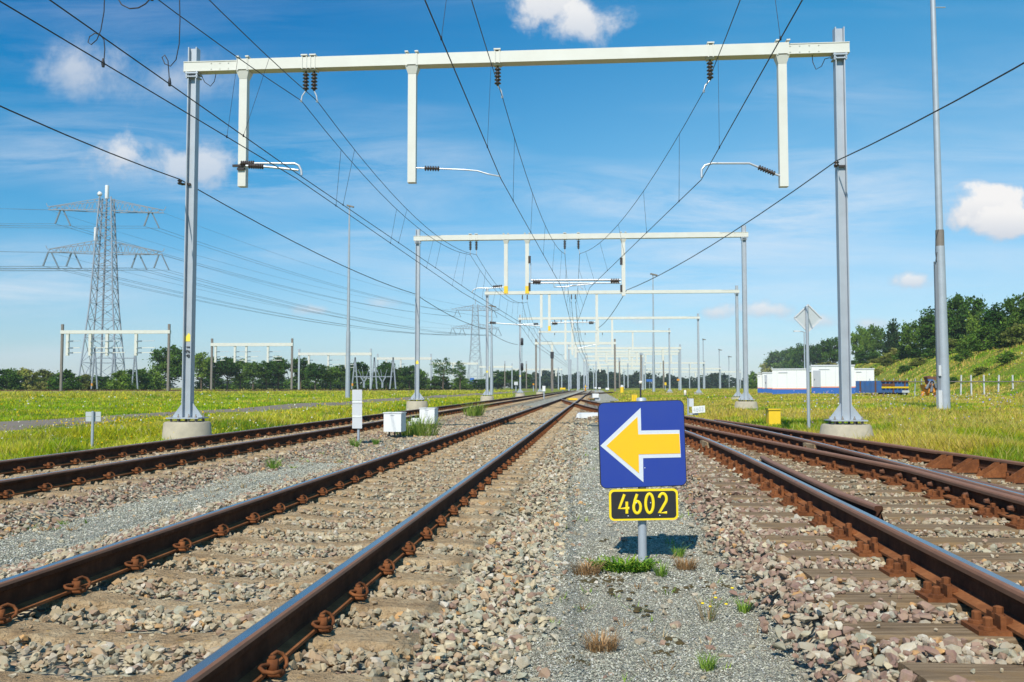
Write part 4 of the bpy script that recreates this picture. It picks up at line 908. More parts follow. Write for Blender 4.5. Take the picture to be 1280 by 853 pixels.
# cable loops hanging from the messenger down to the two left contact wires
LPM = lambda pts, Yd: [atY(u, v, Yd) for u, v in pts]
for pts, Yd in (([(131, -14), (130, 15), (126, 38), (121, 50), (114, 56), (110, 53), (112, 46), (118, 42), (125, 43), (130, 50), (131, 62), (130, 75), (129, 80)], 13.1),
                ([(224, -14), (225, 25), (224, 55), (220, 75), (213, 83), (206, 80), (202.5, 72), (206, 69), (210, 76), (211, 90), (212, 104)], 13.9),
                ([(146, -4), (152, 6), (162, 11), (173, 10), (182, 5), (190, -4)], 11.2)):
    mb = MB(); mb.tube(LPM(pts, Yd), .0085, 6); mb.lathe(LPM(pts, Yd)[-1], [(.02, -.05), (.03, 0), (.015, .08)], 6); mb.build('jumper_cable', M['wire'], OL[0])
def feeder(label, pts, r=.0125, sag=.25):
    W = []
    for a, b in zip(pts[:-1], pts[1:]): W += span(a, b, sag, 10)[(1 if W else 0):]
    mb = MB(); mb.tube(W, [r * (1 + .012 * max(0, p.y - 20)) for p in W], 7); o = mb.build('feeder_cable', M['wire'], None, pts[1]); tag(o, label, 'cable', 'thick feeder cables along the portal posts'); return o
q = P1.p(227.8, 229.5) + Vector((0, -.14, .06)); b0 = at(0, 123, q.z - .12); b0 = q + (b0 - q) * 2.4; b0.z = q.z
feeder('thick dark feeder cable passing the left portal posts in turn', [b0, q, P2.p(518.5, 367.5), P3.p(606, 411), Vector((.6, 96.8, 5.5))])
q = P1.p(1042.5, 207) + Vector((0, -.14, .06)); b0 = at(1280, 68, q.z - .12); b0 = q + (b0 - q) * 2.4; b0.z = q.z
feeder('thick dark feeder cable descending from upper right past the right post', [b0, q, P2.p(783, 363), P3.p(748, 410)])

# ---------------------------------------------------------------- high-voltage pylons
def pylon(u, Y, vtop, label, detail=True):
    b = atY(u, VH, Y); g = .3; top = atY(u, vtop, Y).z; h = top - g; t = thing('transmission_tower', (b.x, Y, g), label, 'pylon', 'lattice high-voltage pylons')
    rz = math.radians(9); ex, ey, up = Vector((math.cos(rz), math.sin(rz), 0)), Vector((-math.sin(rz), math.cos(rz), 0)), Vector((0, 0, 1)); B = Vector((b.x, Y, g)); w0, w1 = h * .088, h * .026
    def half(f): return w0 * (1 - f / .42) + h * .052 * (f / .42) if f < .42 else h * .052 + (w1 - h * .052) * ((f - .42) / .53) if f < .95 else w1
    cor = lambda f, i: B + ex * (half(f) * (1, 1, -1, -1)[i]) + ey * (half(f) * (-1, 1, 1, -1)[i]) + up * (h * f)
    lv = [0, .13, .25, .34, .42, .49, .55, .61, .66, .71, .76, .81, .86, .90, .94]
    k = h / 45
    for i in range(4):
        mb = MB()
        for a, c in zip(lv[:-1], lv[1:]): mb.bar(cor(a, i), cor(c, i), (.23 if detail else .20) * k)
        mb.build('leg', M['lattice'], t)
    mb = MB()
    for a, c in zip(lv[:-1], lv[1:]):
        for i in range(4):
            j = (i + 1) % 4; mb.bar(cor(a, i), cor(c, j), .10 * k); mb.bar(cor(a, j), cor(c, i), .10 * k)
            if a > .1: mb.bar(cor(a, i), cor(a, j), .09 * k)
    mb.build('bracing', M['lattice'], t)
    if detail: mb = MB(); mb.bar(B + up * (h * .05) - ex * .4, B + up * h * .95, .30 * k, .30 * k); mb.build('cable_ladder', M['duct'], t)
    tips = []
    for zf_, L_, ins in ((.872, .268, (.205,)), (.665, .265, (.255, .150))):
        for sg in (-1, 1):
            mb = MB(); z0 = B + up * (h * zf_); tip = z0 + ex * sg * h * L_; zt = h * .055
            for yy in (-1, 1):
                a0 = z0 + ex * sg * half(zf_) + ey * yy * half(zf_); a1 = a0 + up * zt
                mb.bar(a0, tip, .17 * k); mb.bar(a1, tip + up * .6 * k, .14 * k)
                for i in range(7):
                    f, f2 = i / 7, (i + .5) / 7; mb.bar(a0.lerp(tip, f), a1.lerp(tip + up * .6 * k, f2), .09 * k); mb.bar(a1.lerp(tip + up * .6 * k, f2), a0.lerp(tip, f + 1 / 7), .09 * k)
            mb.bar(tip + up * .6 * k, tip + ex * sg * .4 * k + up * 1.4 * k, .12 * k); mb.build('crossarm', M['lattice'], t)
            for r_ in ins:
                c = z0 + ex * sg * h * r_; mb = MB(); d = h * .068; o1 = c + ex * (-.42 * d) - up * d; o2 = c + ex * (.62 * d) - up * (d * 1.12)
                mb.bar(c - ex * .3 * k, o1, .27 * k); mb.bar(c + ex * .3 * k, o2, .27 * k); mb.build('insulator', M['pylon_ins'], t); tips += [o1, o2]
            tips.append(tip)
    if detail:
        for x, z, hh in ((.0, 1.0, 3.0), (-2.1, .725, 3.0)):
            mb = MB(); mb.lathe(B + ex * x + up * (h * z - (hh if z == 1 else 0)), [(.4 * k, 0), (.42 * k, .1), (.42 * k, hh - .1), (.4 * k, hh)], 10); mb.build('antenna', M['white'], t)
        mb = MB(); mb.bar(B + up * h * .94, B + up * (h - 2.5), .35); mb.build('mast_spike', M['lattice'], t)
        mb = MB(); mb.lathe(B + ex * -1.2 + up * h * .955, [(.05, 0), (.5, .2), (.55, .6), (.2, .8)], 10, (-.3, -1, 0)); mb.build('dish_antenna', M['white'], t)
    else: mb = MB(); mb.bar(B + up * h * .94, B + up * h, .3); mb.build('mast_spike', M['lattice'], t)
    return tips
ta = pylon(128, 198, 232, 'big lattice pylon with two cross-arms and white antennas at left')
tb = pylon(594, 440, 374, 'small distant lattice pylon between the second and third portal posts', False)
for i, (p, q) in enumerate(zip(ta, tb)):
    earth = i in (2, 5, 10, 15)
    q0 = p + Vector((-190, -40, 2 if not earth else 6)); W = span(p, q, 3.6, 26); W2 = span(q0, p, 2.5, 14)
    mb = MB(); r = .022 if earth else .034; mb.tube(W2[:-1] + W, [r + .00004 * max(0, x.y - 150) for x in (W2[:-1] + W)], 4)
    o = mb.build('power_line', M['pylon_ins'], None, p); tag(o, 'high-voltage conductor sagging between the two lattice pylons', 'power line', 'conductors between the pylons')
# ---------------------------------------------------------------- arrow sign in the foreground
up = Vector((0, 0, 1)); YS = 6.12
def P_(u, v, dy=0.0):
    q = atY(u, v, YS); return Vector((q.x, q.y - dy, q.z))
t = thing('direction_sign', P_(804.5, 700), 'blue square sign with yellow left-pointing arrow above a 4602 number plate', 'sign')
def rounded(c, r, n=6):
    out = []; m_ = len(c)
    for i in range(m_):
        p, a, b = Vector(c[i]), Vector(c[i - 1]), Vector(c[(i + 1) % m_]); da, db = (a - p).normalized(), (b - p).normalized(); ctr = p + da * r + db * r
        for k in range(n + 1):
            s_ = k / n * math.pi / 2; out.append(ctr - db * r * math.cos(s_) - da * r * math.sin(s_))
    return out
def plate(corners, r, dy, th, mat, name, par):
    mb = MB(); P3 = [P_(u, v, dy) for u, v in rounded([Vector(c) for c in corners], r)]; mb.prism(P3, (0, th, 0)); return mb.build(name, mat, par)
SQ = [(747.3, 505.2 - 1.5), (854.6, 499.8), (858.6, 607.2), (750.6, 611.2)]
panel = plate(SQ, 7.5, 0.0, .022, M['black'], 'sign_panel', t)
ins = lambda c, d: [(c[0][0] + d, c[0][1] + d), (c[1][0] - d, c[1][1] + d), (c[2][0] - d, c[2][1] - d), (c[3][0] + d, c[3][1] - d)]
plate(ins(SQ, .9), 6.8, .0035, .0034, M['blue_sign'], 'blue_face', panel)
AR = [(750.4, 557.4), (800.7, 510), (801.4, 538.4), (849.2, 537.6), (850.9, 571.8), (803.7, 572.9), (804.2, 603)]
mb = MB(); mb.prism([P_(u, v, .0055) for u, v in AR], (0, .0018, 0)); mb.build('arrow_border', M['refl'], panel)
AR2 = [(757.9, 557.4), (796.6, 521.2), (797.6, 543.2), (848.8, 542.3), (850.2, 566.9), (798.2, 568), (798.6, 591.6)]
mb = MB(); mb.prism([P_(u, v, .0078) for u, v in AR2], (0, .0020, 0)); mb.build('arrow', M['amber'], panel)
NP = [(761, 612.2), (847.2, 610.8), (848, 649.8), (761.6, 651.3)]
num = plate(NP, 6, .004, .016, M['numyel'], 'number_plate', t)
plate(ins(NP, 2.7), 4.2, .0062, .0020, M['black'], 'plate_face', num)
for ch, u, w_ in (('4', 771.8, 16.4), ('6', 790, 12.6), ('0', 805, 13.6), ('2', 821.6, 13.6)):
    mb = MB(); k = YS / F; glyph(mb, ch, P_(u + 1.6, 642.2 - (u - 771) * .022, .0068), Vector((1, 0, .018)), Vector((-.0, 0, 1)), Vector((0, 1, 0)), 23.6 * k, (w_ - 3.2) * k, 1.85 * k)
    mb.build('number', M['numyel'], num)
for u, v in ((795, 628.8), (813, 628.5), (785, 645), (824.5, 644.3), (800, 560), (806, 585)):
    mb = MB(); mb.lathe(P_(u, v, .010 if v > 612 else .0025), [(.004, 0), (.004, .002), (.002, .003)], 8, (0, -1, 0)); mb.build('rivet', M['refl'], num if v > 612 else panel)
mb = MB(); q = P_(804.6, 700); q.y += .055; q.z = -.35; mb.tube([q, Vector((q.x, q.y, P_(804, 499.5).z))], .0295, 20); po = mb.build('post', M['galv'], t)
mb = MB(); mb.lathe((q.x, q.y, P_(804, 499.5).z), [(.034, -.02), (.034, .006), (.02, .012)], 16); mb.build('cap', M['galv'], po)
for v in (530, 590, 632):
    mb = MB(); c = P_(804, v); mb.box((c.x, YS + .045, c.z), (.10, .045, .03)); mb.build('clamp', M['galv'], po)

# ---------------------------------------------------------------- small trackside equipment
def gz_(x, y):
    return max(tz(x, y), -.27) if x_left(y) - 2.2 < x < float(formation_right(y)) else tz(x, y)
def bx(u0, u1, v0, v1, Y, dep, mat, name, par=None, **k):
    a, b = atY(u0, v1, Y), atY(u1, v0, Y); mb = MB(); mb.box(((a.x + b.x) / 2, Y + dep / 2, (a.z + b.z) / 2), (b.x - a.x, dep, b.z - a.z)); return mb.build(name, mat, par, **k)
def stick(u, v0, v1, Y, r, mat, name, par, n=8, dy=0.0):
    a, b = atY(u, v1, Y), atY(u, v0, Y); mb = MB(); mb.tube([a + Vector((0, dy, 0)), Vector((a.x, a.y + dy, b.z))], r, n); return mb.build(name, mat, par)
def place(name, u, v, Y, label, cat, group=None): return thing(name, atY(u, v, Y), label, cat, group)
Y = 18.3
t = place('marker_post', 446.3, 556, Y, 'narrow upright white marker board on a thin post left of the white cabinets', 'marker')
for i, (a, b) in enumerate(((487.3, 500.6), (501, 519), (519.4, 535.8))): bx(440.2, 452.6, a, b, Y + .004 * (i == 1), .02, M['offwhite'], 'board', t)
for v in (502.5, 520.5): bx(440.3, 452.5, v - 1.3, v + 1.3, Y - .006, .0055, M['white'], 'strip', t)
stick(447.4, 500, 557, Y, .026, M['galv'], 'post', t, dy=.05)
def cabinet(u0, u1, v0, v1, vg, Y, side, label):
    t = place('trackside_cabinet', (u0 + u1) / 2, vg, Y, label, 'cabinet', 'white cabinets between the tracks')
    a, b = atY(u0, v1, Y), atY(u1, v0, Y); w_, h_ = b.x - a.x, b.z - a.z; rz = -.16; c = Vector(((a.x + b.x) / 2, Y + side / 2, a.z + h_ / 2))
    mb = MB(); mb.box(c, (w_, side, h_), rz); bd = mb.build('housing', M['white'], t)
    mb = MB(); mb.box(c + up * (h_ / 2 + .008), (w_ + .03, side + .03, .02), rz); mb.build('lid', M['white'], t)
    f = Vector((math.sin(rz), -math.cos(rz), 0)); e = Vector((math.cos(rz), math.sin(rz), 0))
    mb = MB(); mb.box(c + f * (side / 2 + .004) + up * (h_ * .40), (w_ * .22, .012, .012), rz); mb.build('handle', M['offwhite'], bd)
    for sx in (-.32, .0, .32):
        mb = MB(); q = c + e * sx * w_ - up * h_ / 2; mb.bar((q.x, q.y, q.z + .002), (q.x, q.y, -.30), .035); mb.build('leg', M['dark'], t)
cabinet(480.8, 503.5, 516.8, 540, 546, 20.6, .40, 'larger nearer white cabinet on short legs, right of the narrow marker board')
cabinet(525.6, 544.8, 511, 530, 535, 25.5, .42, 'farther white cabinet with weeds at its foot')
t = place('junction_box', 516, 538, 22.3, 'stepped small white box between the two white cabinets', 'box')
bx(509, 522, 527.5, 532, 22.3, .25, M['white'], 'lower_box', t); bx(513.5, 524, 523, 527.3, 22.4, .22, M['white'], 'upper_box', t); bx(511, 516, 532, 536, 22.36, .1, M['white'], 'bracket', t)
for u in (513, 519): stick(u, 532, 542, 22.45, .02, M['galv'], 'leg', t)
t = place('track_sign', 116, 558, 17.6, 'small sign seen from its ribbed grey back, in the grass at far left', 'sign')
for a, b in ((515, 520.7), (521.1, 527)): bx(107, 126, a, b, 17.6, .012, M['signback'], 'panel', t)
stick(116, 514, 562, 17.6, .028, M['galv'], 'post', t, dy=-.032)
t = place('diamond_sign', 1010, 540, 23, 'diamond-shaped sign turned away, on a slim grey post', 'sign')
D_ = [(1010, 381), (1027.3, 398.3), (1010, 415.3), (992.8, 397.5)]; mb = MB(); mb.prism([atY(u, v, 23) for u, v in D_], (0, .012, 0)); mb.build('panel', M['signback'], t)
for a, b in zip(D_, D_[1:] + D_[:1]):
    mb = MB(); mb.bar(atY(*a, 22.995), atY(*b, 22.995), .03); mb.build('rim', M['offwhite'], t)
stick(1010.5, 383, 545, 23, .042, M['galv'], 'post', t, 12, dy=-.045)
t = thing('street_lamp', atY(1006, 490, 88), 'faint slim street lamp with one short arm behind the diamond sign', 'street lamp')
stick(1006.5, 415, 494, 88, .06, M['galv'], 'pole', t); mb = MB(); mb.tube([atY(1006.5, 416, 88), atY(1003, 414.6, 88), atY(994, 414.2, 88)], .06, 6); mb.build('arm', M['galv'], t); mb = MB(); mb.box(atY(996, 414.2, 88), (.6, .22, .14)); mb.build('lamp_head', M['offwhite'], t)
t = place('cable_box', 968, 531, 26.2, 'lone yellow cable box with overhanging lid in the grass right of the tracks', 'box')
bx(961.2, 975.6, 513, 533, 26.2, .30, M['yellow'], 'housing', t); bx(960.3, 976.4, 510.8, 512.9, 26.17, .36, M['yellow'], 'lid', t)
t = place('lamp_signal', 860, 517, 31, 'small signal post with pinkish lamp and 4603 plate, just right of the arrow sign', 'signal')
stick(860.2, 498, 519, 31, .03, M['galv'], 'post', t); bx(861.5, 867, 498.5, 508.5, 31.05, .12, M['offwhite'], 'relay_box', t)
mb = MB(); mb.tube([atY(860.2, 498.5, 31), atY(858.5, 495.3, 31), atY(856.4, 494.2, 31)], .014, 6); mb.build('arm', M['dark'], t)
mb = MB(); q = atY(856.4, 494.4, 31); mb.lathe(q, [(.03, 0), (.042, .01), (.044, .12), (.036, .165), (.012, .18)], 12); mb.build('lamp', M['lampglass'], t)
pl = [(864.8, 508.5), (881, 507.1), (881.6, 515.6), (865.6, 517)]; mb = MB(); mb.prism([atY(u, v, 30.9) for u, v in pl], (0, .012, 0)); npl = mb.build('number_plate', M['white'], t)
for i, ch in enumerate('4603'):
    mb = MB(); k = 30.9 / F; q = atY(867.3 + 3.2 * i, 514.6 - .26 * i, 30.893); glyph(mb, ch, q, Vector((1, 0, .08)), up, Vector((0, 1, 0)), 4.6 * k, 2.1 * k, .36 * k); mb.build('number', M['signback'], npl)
bx(861, 873, 516.5, 519, 31.1, .2, M['greyside'], 'base', t)
t = place('floor_slab', 735, 523, 32, 'flat white block lying on the ballast beside the arrow sign', 'block'); mb = MB()
a, b = atY(720.4, 522.8, 32), atY(752, 516.4, 32); mb.hexa([Vector((a.x, 32, a.z)), Vector((b.x, 32, a.z)), Vector((b.x, 32.5, a.z)), Vector((a.x, 32.5, a.z)), Vector((a.x + .02, 32, b.z - .04)), Vector((b.x, 32, b.z - .04)), Vector((b.x, 32.5, b.z)), Vector((a.x + .12, 32.4, b.z))]); mb.build('block', M['white'], t)
t = place('cable_box', 793, 500, 62, 'paired yellow posts standing in grass beyond the arrow sign', 'box')
for a, b in ((789.8, 792), (792.4, 794), (794.3, 796.3)): bx(a, b, 493.6, 501.5, 62, .2, M['yellow'], 'panel', t)
t = place('marker_lamp', 800.7, 500, 58, 'dark slim post with white lamp head above the arrow sign', 'signal'); stick(800.8, 479.5, 501, 58, .055, M['dark'], 'post', t); mb = MB(); mb.lathe(atY(800.8, 480, 58), [(.06, 0), (.11, .03), (.12, .15), (.06, .19)], 8); mb.build('lamp', M['lampglass'], t)
t = place('cable_box', 777.5, 490, 92, 'rounded yellow bollard at the grass edge beyond the arrow sign', 'bollard'); stick(777.6, 484, 491, 92, .20, M['yellow'], 'body', t); mb = MB(); mb.lathe(atY(777.6, 484.2, 92), [(.17, 0), (.18, .1), (.1, .22)], 10); mb.build('cap', M['offwhite'], t)
t = place('track_plate', 715, 499, 53, 'bright yellow plate lying between the rails of the middle track', 'plate'); mb = MB(); a = at(715, 499.6, -.1); mb.box((a.x, a.y, -.06), (.72, 2.6, .14)); mb.build('plate', M['yellow'], t)
t = place('track_plate', 741, 498.6, 57, 'orange plate beside the right rail of the turnout', 'plate'); mb = MB(); a = at(740.5, 499.3, -.15); mb.box((a.x, a.y, -.14), (.56, 2.2, .12)); mb.build('plate', M['orange'], t)
t = place('trackside_cabinet', 744.6, 500, 54, 'tiny white cabinet beyond the turnout, just above the arrow sign', 'cabinet'); bx(740.8, 748.4, 492.3, 497.4, 54, .4, M['white'], 'housing', t); bx(744, 750.3, 497.2, 501.2, 54.1, .4, M['greyside'], 'base', t)
t = place('marker_post', 679.8, 498, 48, 'small white marker board right of the third portal foot', 'marker'); bx(678, 681.7, 482.6, 489.4, 48, .02, M['white'], 'board', t); stick(680, 489, 499, 48, .035, M['galv'], 'post', t)
t = place('round_sign', 731.8, 487, 105, 'tiny round blue sign with yellow cross near the vanishing point', 'sign'); mb = MB(); q = atY(731.8, 483, 105); mb.lathe(q, [(.22, 0), (.22, .03)], 16, (0, -1, 0)); pn = mb.build('panel', M['bluestripe'], t)
mb = MB(); mb.box(q - Vector((0, .05, 0)), (.36, .02, .1)); mb.box(q - Vector((0, .045, 0)), (.09, .02, .36)); mb.build('cross', M['yellow'], pn); stick(731.8, 485, 488.5, 105, .1, M['orange'], 'base', t)
SMALL = [(703.5, 486, 6.5, 2.2, 92, 'yellow', 'cable_box', 'low yellow box beside the left rail far down the line', 'box'), (744.5, 485, 2.2, 2, 120, 'white', 'point_motor', 'leftmost tiny white box beyond the yellow plates', 'box'), (749.4, 485.4, 3.2, 2, 128, 'white', 'point_motor', 'second tiny white box beyond the yellow plates', 'box'),
         (759.3, 486.3, 4, 2.6, 98, 'white', 'point_motor', 'rightmost tiny white box beyond the yellow plates', 'box'), (645, 479.5, 4.6, 4.2, 108, 'offwhite', 'relay_box', 'pale box on a post between third and fourth portal', 'box'), (666.8, 480.5, 2, 2, 118, 'orange', 'signal_lamp', 'orange dot lamp on a post near the fourth portal', 'signal'),
         (848.5, 475, 4.2, 2.4, 175, 'orange', 'signal_lamp', 'orange box on the brown far post', 'signal'), (832, 480, 2.2, 3.4, 180, 'yellow', 'cable_box', 'yellow box at the foot of the far right posts', 'box'), (590, 475, 5.2, 5, 250, 'bluestripe', 'track_sign', 'small blue board below the distant pylon', 'sign'), (812, 475.8, 8, 3, 330, 'bluestripe', 'shed', 'tiny blue shed in front of the far woods', 'shed')]
for u, v, w_, h_, Yd, mt, nm, lab, cat in SMALL:
    t = place(nm, u, v + h_ / 2, Yd, lab, cat); bx(u - w_ / 2, u + w_ / 2, v - h_ / 2, v + h_ / 2, Yd, .5, M[mt], 'housing', t)
    stick(u, v + h_ / 2 - .2, max(489.5, v + h_ / 2 + 1), Yd + .2, .07, M['galv'], 'post', t)
# ---------------------------------------------------------------- lamp masts and signal masts
t = thing('lamp_mast', atY(1181, 510, 34), 'tall thick grey mast in the right meadow, running out of the top', 'mast'); q = atY(1181, 510, 34); gq = tz(q.x, 34) - .05
zt = atY(1178, 308, 34).z; mb = MB(); mb.tube([(q.x, 34, gq), (q.x - .03, 34, zt)], [.205, .165], 20); lo = mb.build('lower_tube', M['galv'], t)
mb = MB(); mb.tube([(q.x - .03, 34, zt + .001), (q.x - .03, 34, zt + .62)], .155, 20); mb.build('collar', M['mast_brown'], lo)
mb = MB(); mb.tube([(q.x - .03, 34, zt + .3), (q.x - .10, 34, 21)], [.130, .075], 18); mb.build('upper_tube', M['galv'], t)
mb = MB(); mb.box((q.x - .25, 33.95, (gq + zt - .6) / 2), (.085, .10, zt - .6 - gq), 0); mb.build('cable_duct', M['duct'], t)
mb = MB(); a = atY(1172.6, 501, 34); mb.box((a.x, 33.9, a.z), (.14, .2, .78)); mb.build('switch_box', M['offwhite'], t); mb = MB(); a = atY(1172.4, 463.5, 34); mb.box((a.x, 33.9, a.z), (.09, .15, .40)); mb.build('fuse_box', M['offwhite'], t)
mb = MB(); mb.tube([(q.x - .22, 33.9, zt - .62), (q.x - .28, 33.85, zt - .3), (q.x - .26, 33.85, zt + .3), (q.x - .13, 33.88, zt + .62)], .014, 6); mb.tube([(q.x - .2, 33.9, zt - .25), (q.x - .3, 33.8, zt - .6)], .02, 6); mb.build('cable_loop', M['dark'], t)
mb = MB(); a = atY(1174.6, 9.5, 34); mb.tube([a - Vector((.22, .0, 0)), a + Vector((.22, 0, 0))], .022, 6); mb.build('bracket', M['galv'], t)
LM = [(434.6, 258, 493, 78, 'slender lamp mast left of the second portal, with a lamp head on top'), (614.5, 383, 495, 118, 'slim lamp mast just right of the distant pylon'), (817.3, 343.5, 487.5, 150, 'tall thin lamp mast standing right of the vanishing point'), (879.5, 424.5, 486, 330, 'first of the tiny far lamp masts left of the right posts'), (899.5, 437.5, 486, 400, 'second tiny far lamp mast, beside the portal post'), (911.5, 446, 486, 480, 'third and smallest far lamp mast')]
for u, v0, v1, Yd, lab in LM:
    a, b = atY(u, v1, Yd), atY(u, v0, Yd); t = thing('lamp_mast', a, lab, 'lamp mast', 'thin far lamp masts'); k = Yd / F; r1, r0 = min(.16, 2.1 * k), max(.06, .6 * k); zm = a.z + (b.z - a.z) * .33
    mb = MB(); mb.tube([(a.x, Yd, a.z - .4), (a.x, Yd, zm)], [r1 * 1.5, r1 * 1.25], 10); mb.build('lower_tube', M['galv'], t); mb = MB(); mb.tube([(a.x, Yd, zm), (a.x, Yd, b.z)], [r1, r0], 8); mb.build('upper_tube', M['galv'], t)
    hd = MB(); hw = 9 if Yd < 160 else 4; hd.obox((a.x + 1.2 * k, Yd, b.z), Vector((1, 0, -.25)).normalized(), Vector((0, 1, 0)), Vector((.25, 0, 1)).normalized(), hw * k, 4 * k, hw * .18 * k); hd.build('lamp_head', M['mast_brown'], t)
for u, v0, v1, Yd, wd, lab in ((690.2, 441, 487.5, 112, .42, 'dark signal mast right of the fourth portal'), (774.5, 448, 484, 190, .36, 'first brown mast in the post cluster'), (801.5, 440, 484, 205, .5, 'brown mast at the right end of the post cluster'), (785, 455, 484, 260, .4, 'thin grey mast inside the post cluster'), (713.5, 450, 485, 200, .4, 'grey mast left of the vanishing point'), (658, 452, 486, 240, .4, 'thin brown mast behind the fourth portal'), (631, 452, 486, 240, .36, 'thin brown mast behind the third portal foot'), (698, 460, 486, 260, .36, 'short mast before the woods left of centre'), (724, 466, 486, 220, .35, 'short mast right at the vanishing point'), (862, 455, 485, 300, .4, 'thin far mast right of the far portals'), (829.5, 447, 485, 250, .5, 'pale mast left of the far brown post')):
    a, b = atY(u, v1, Yd), atY(u, v0, Yd); t = thing('signal_mast', a, lab, 'mast', 'masts near the vanishing point'); mb = MB(); mb.box((a.x, Yd, (a.z + b.z) / 2 - .1), (wd * .72, wd * .72, b.z - a.z + .2)); mb.build('post', M['mast_brown' if 'brown' in lab or 'dark' in lab else 'galv'], t)
    wd *= .8; mb = MB(); mb.box((a.x, Yd, b.z - .3), (wd * 1.25, wd * 1.4, .8)); mb.build('head', M['dark' if 'dark' in lab else 'galv'], t)
def switch_frame(us, vtop, vb, vbar, ys_, Yd, label):
    t = thing('switching_frame', atY(us[0], vb, Yd), label, 'steel frame', 'steel A-frames with switch gear'); k = Yd / F
    for u in us:
        a = atY(u, vb, Yd); p = atY(u + 1.0, vtop, Yd); mb = MB(); mb.bar(a - Vector((3.2 * k, 0, .2)), p, 1.5 * k); mb.bar(a + Vector((4.2 * k, 0, -.2)), p, 1.5 * k); m2 = a.lerp(p, .55); mb.bar(m2 - Vector((1.6 * k, 0, 0)), m2 + Vector((1.9 * k, 0, 0)), 1.0 * k); mb.build('a_frame', M['lattice'], t)
    mb = MB(); mb.bar(atY(us[0], vbar, Yd), atY(us[-1], vbar, Yd), 1.6 * k, 1.2 * k); mb.build('crossbar', M['lattice'], t)
    for u in ys_:
        mb = MB(); b = atY(u, vb, Yd - .5); m_ = atY(u, vbar + 7, Yd - .5); mb.bar(b, m_, 2.2 * k); mb.bar(m_, atY(u - 4.5, vbar - .5, Yd - .5), 1.4 * k); mb.bar(m_, atY(u + 4.5, vbar - .5, Yd - .5), 1.4 * k)
        for d in (-7, -2, 6): mb.bar(atY(u + d * .5, vbar, Yd - .5), atY(u + d, vbar - 9, Yd - .5), .5 * k)
        mb.build('switch_stand', M['lattice'], t)
    mb = MB(); mb.box(atY(us[0] - 2.4, vb - 4, Yd - .4), (1.8 * k, .3, 3 * k)); mb.build('warning_box', M['orange'], t)
switch_frame((443, 467, 490.5), 447, 485, 471, (455, 478), 165, 'steel switching frame before the trees right of the slender lamp mast')
switch_frame((117.5, 141.5, 168), 436, 485, 448, (), 160, 'steel A-frames at the foot of the big lattice pylon')
# ---------------------------------------------------------------- white cabins, container, grab, fence on the right
def cabin(u0, u1, v0, v1, Yd, dep, label, side=None, rz=-.0, door=None):
    t = thing('white_cabin', atY((u0 + u1) / 2, v1, Yd), label, 'site cabin', 'white cabins with a blue base'); a, b = atY(u0, v1, Yd), atY(u1, v0, Yd); w_, h_ = b.x - a.x, b.z - a.z; g = a.z - .6; cx = (a.x + b.x) / 2
    mb = MB(); mb.box((cx, Yd + dep / 2, a.z + h_ * .62), (w_, dep, h_ * .76)); mb.build('wall', M['white'], t)
    mb = MB(); mb.box((cx, Yd + dep / 2, (g + a.z + h_ * .20) / 2), (w_ + .02, dep + .02, a.z + h_ * .20 - g)); mb.build('blue_base', M['bluestripe'], t)
    mb = MB(); mb.box((cx, Yd + dep / 2, a.z + h_ * .22), (w_ + .03, dep + .03, h_ * .04)); mb.build('orange_stripe', M['orangestripe'], t)
    mb = MB(); mb.box((cx, Yd + dep / 2, a.z + h_ * 1.02), (w_ + .12, dep + .12, h_ * .05)); mb.build('roof', M['offwhite'], t)
    t.rotation_euler = (0, 0, -math.atan(((u0 + u1) / 2 - U0) / F))
    for j in range(int(w_ / .9)):
        mb = MB(); mb.box((cx - w_ / 2 + .45 + .9 * j, Yd - .008, a.z + h_ * .62), (.035, .03, h_ * .72)); mb.build('seam', M['offwhite'], t)
    mb = MB(); mb.box((cx - w_ * .2, Yd - .030, a.z + h_ * .88), (w_ * .25, .03, .06)); mb.build('vent', M['greyside'], t)
    if door:
        c, d = atY(door[0], v1, Yd), atY(door[1], v1, Yd); mb = MB(); mb.box(((c.x + d.x) / 2, Yd - .015, a.z + h_ * .53), (d.x - c.x, .09, h_ * .62)); do = mb.build('door', M['greyside'], t)
        mb = MB(); mb.box((c.x + .12, Yd - .075, a.z + h_ * .5), (.06, .03, .16)); mb.build('handle', M['dark'], do)
cabin(966.5, 1009.5, 462.2, 493, 86, 4, 'white cabin with blue base directly behind the diamond sign post', door=None)
cabin(1016, 1066, 457.8, 491.5, 88.5, 4.5, 'tallest white cabin with grey door, behind the right portal post', door=(1018, 1027))
cabin(1066.6, 1091.5, 461.8, 490, 90.5, 3, 'white cabin end peeping out right of the portal post')
cabin(953.5, 966, 466.5, 491, 93, 4, 'small white container with blue panels left of the cabins', door=(956, 959))
cabin(947.2, 953.0, 468, 490, 96, 4, 'narrowest leftmost white container of the cabin row')
t = thing('waste_container', atY(1110, 496, 76), 'rusty blue open container with yellow stripe behind the right meadow', 'container'); Yd = 76; k = Yd / F
a, b = atY(1080.5, 491.2, Yd), atY(1143, 476.2, Yd); zc_ = 0; h_ = b.z - a.z
ce, c1_ = atY(1101.5, 491.2, Yd), b
mb = MB(); x0, x1 = a.x, ce.x; e0 = Vector((x0, Yd + 1.9, a.z)); e1 = Vector((x1, Yd, a.z)); s1 = Vector((c1_.x, Yd + 1.2, a.z)); s0 = s1 + (e0 - e1)
quad = [e0, e1, s1, s0]
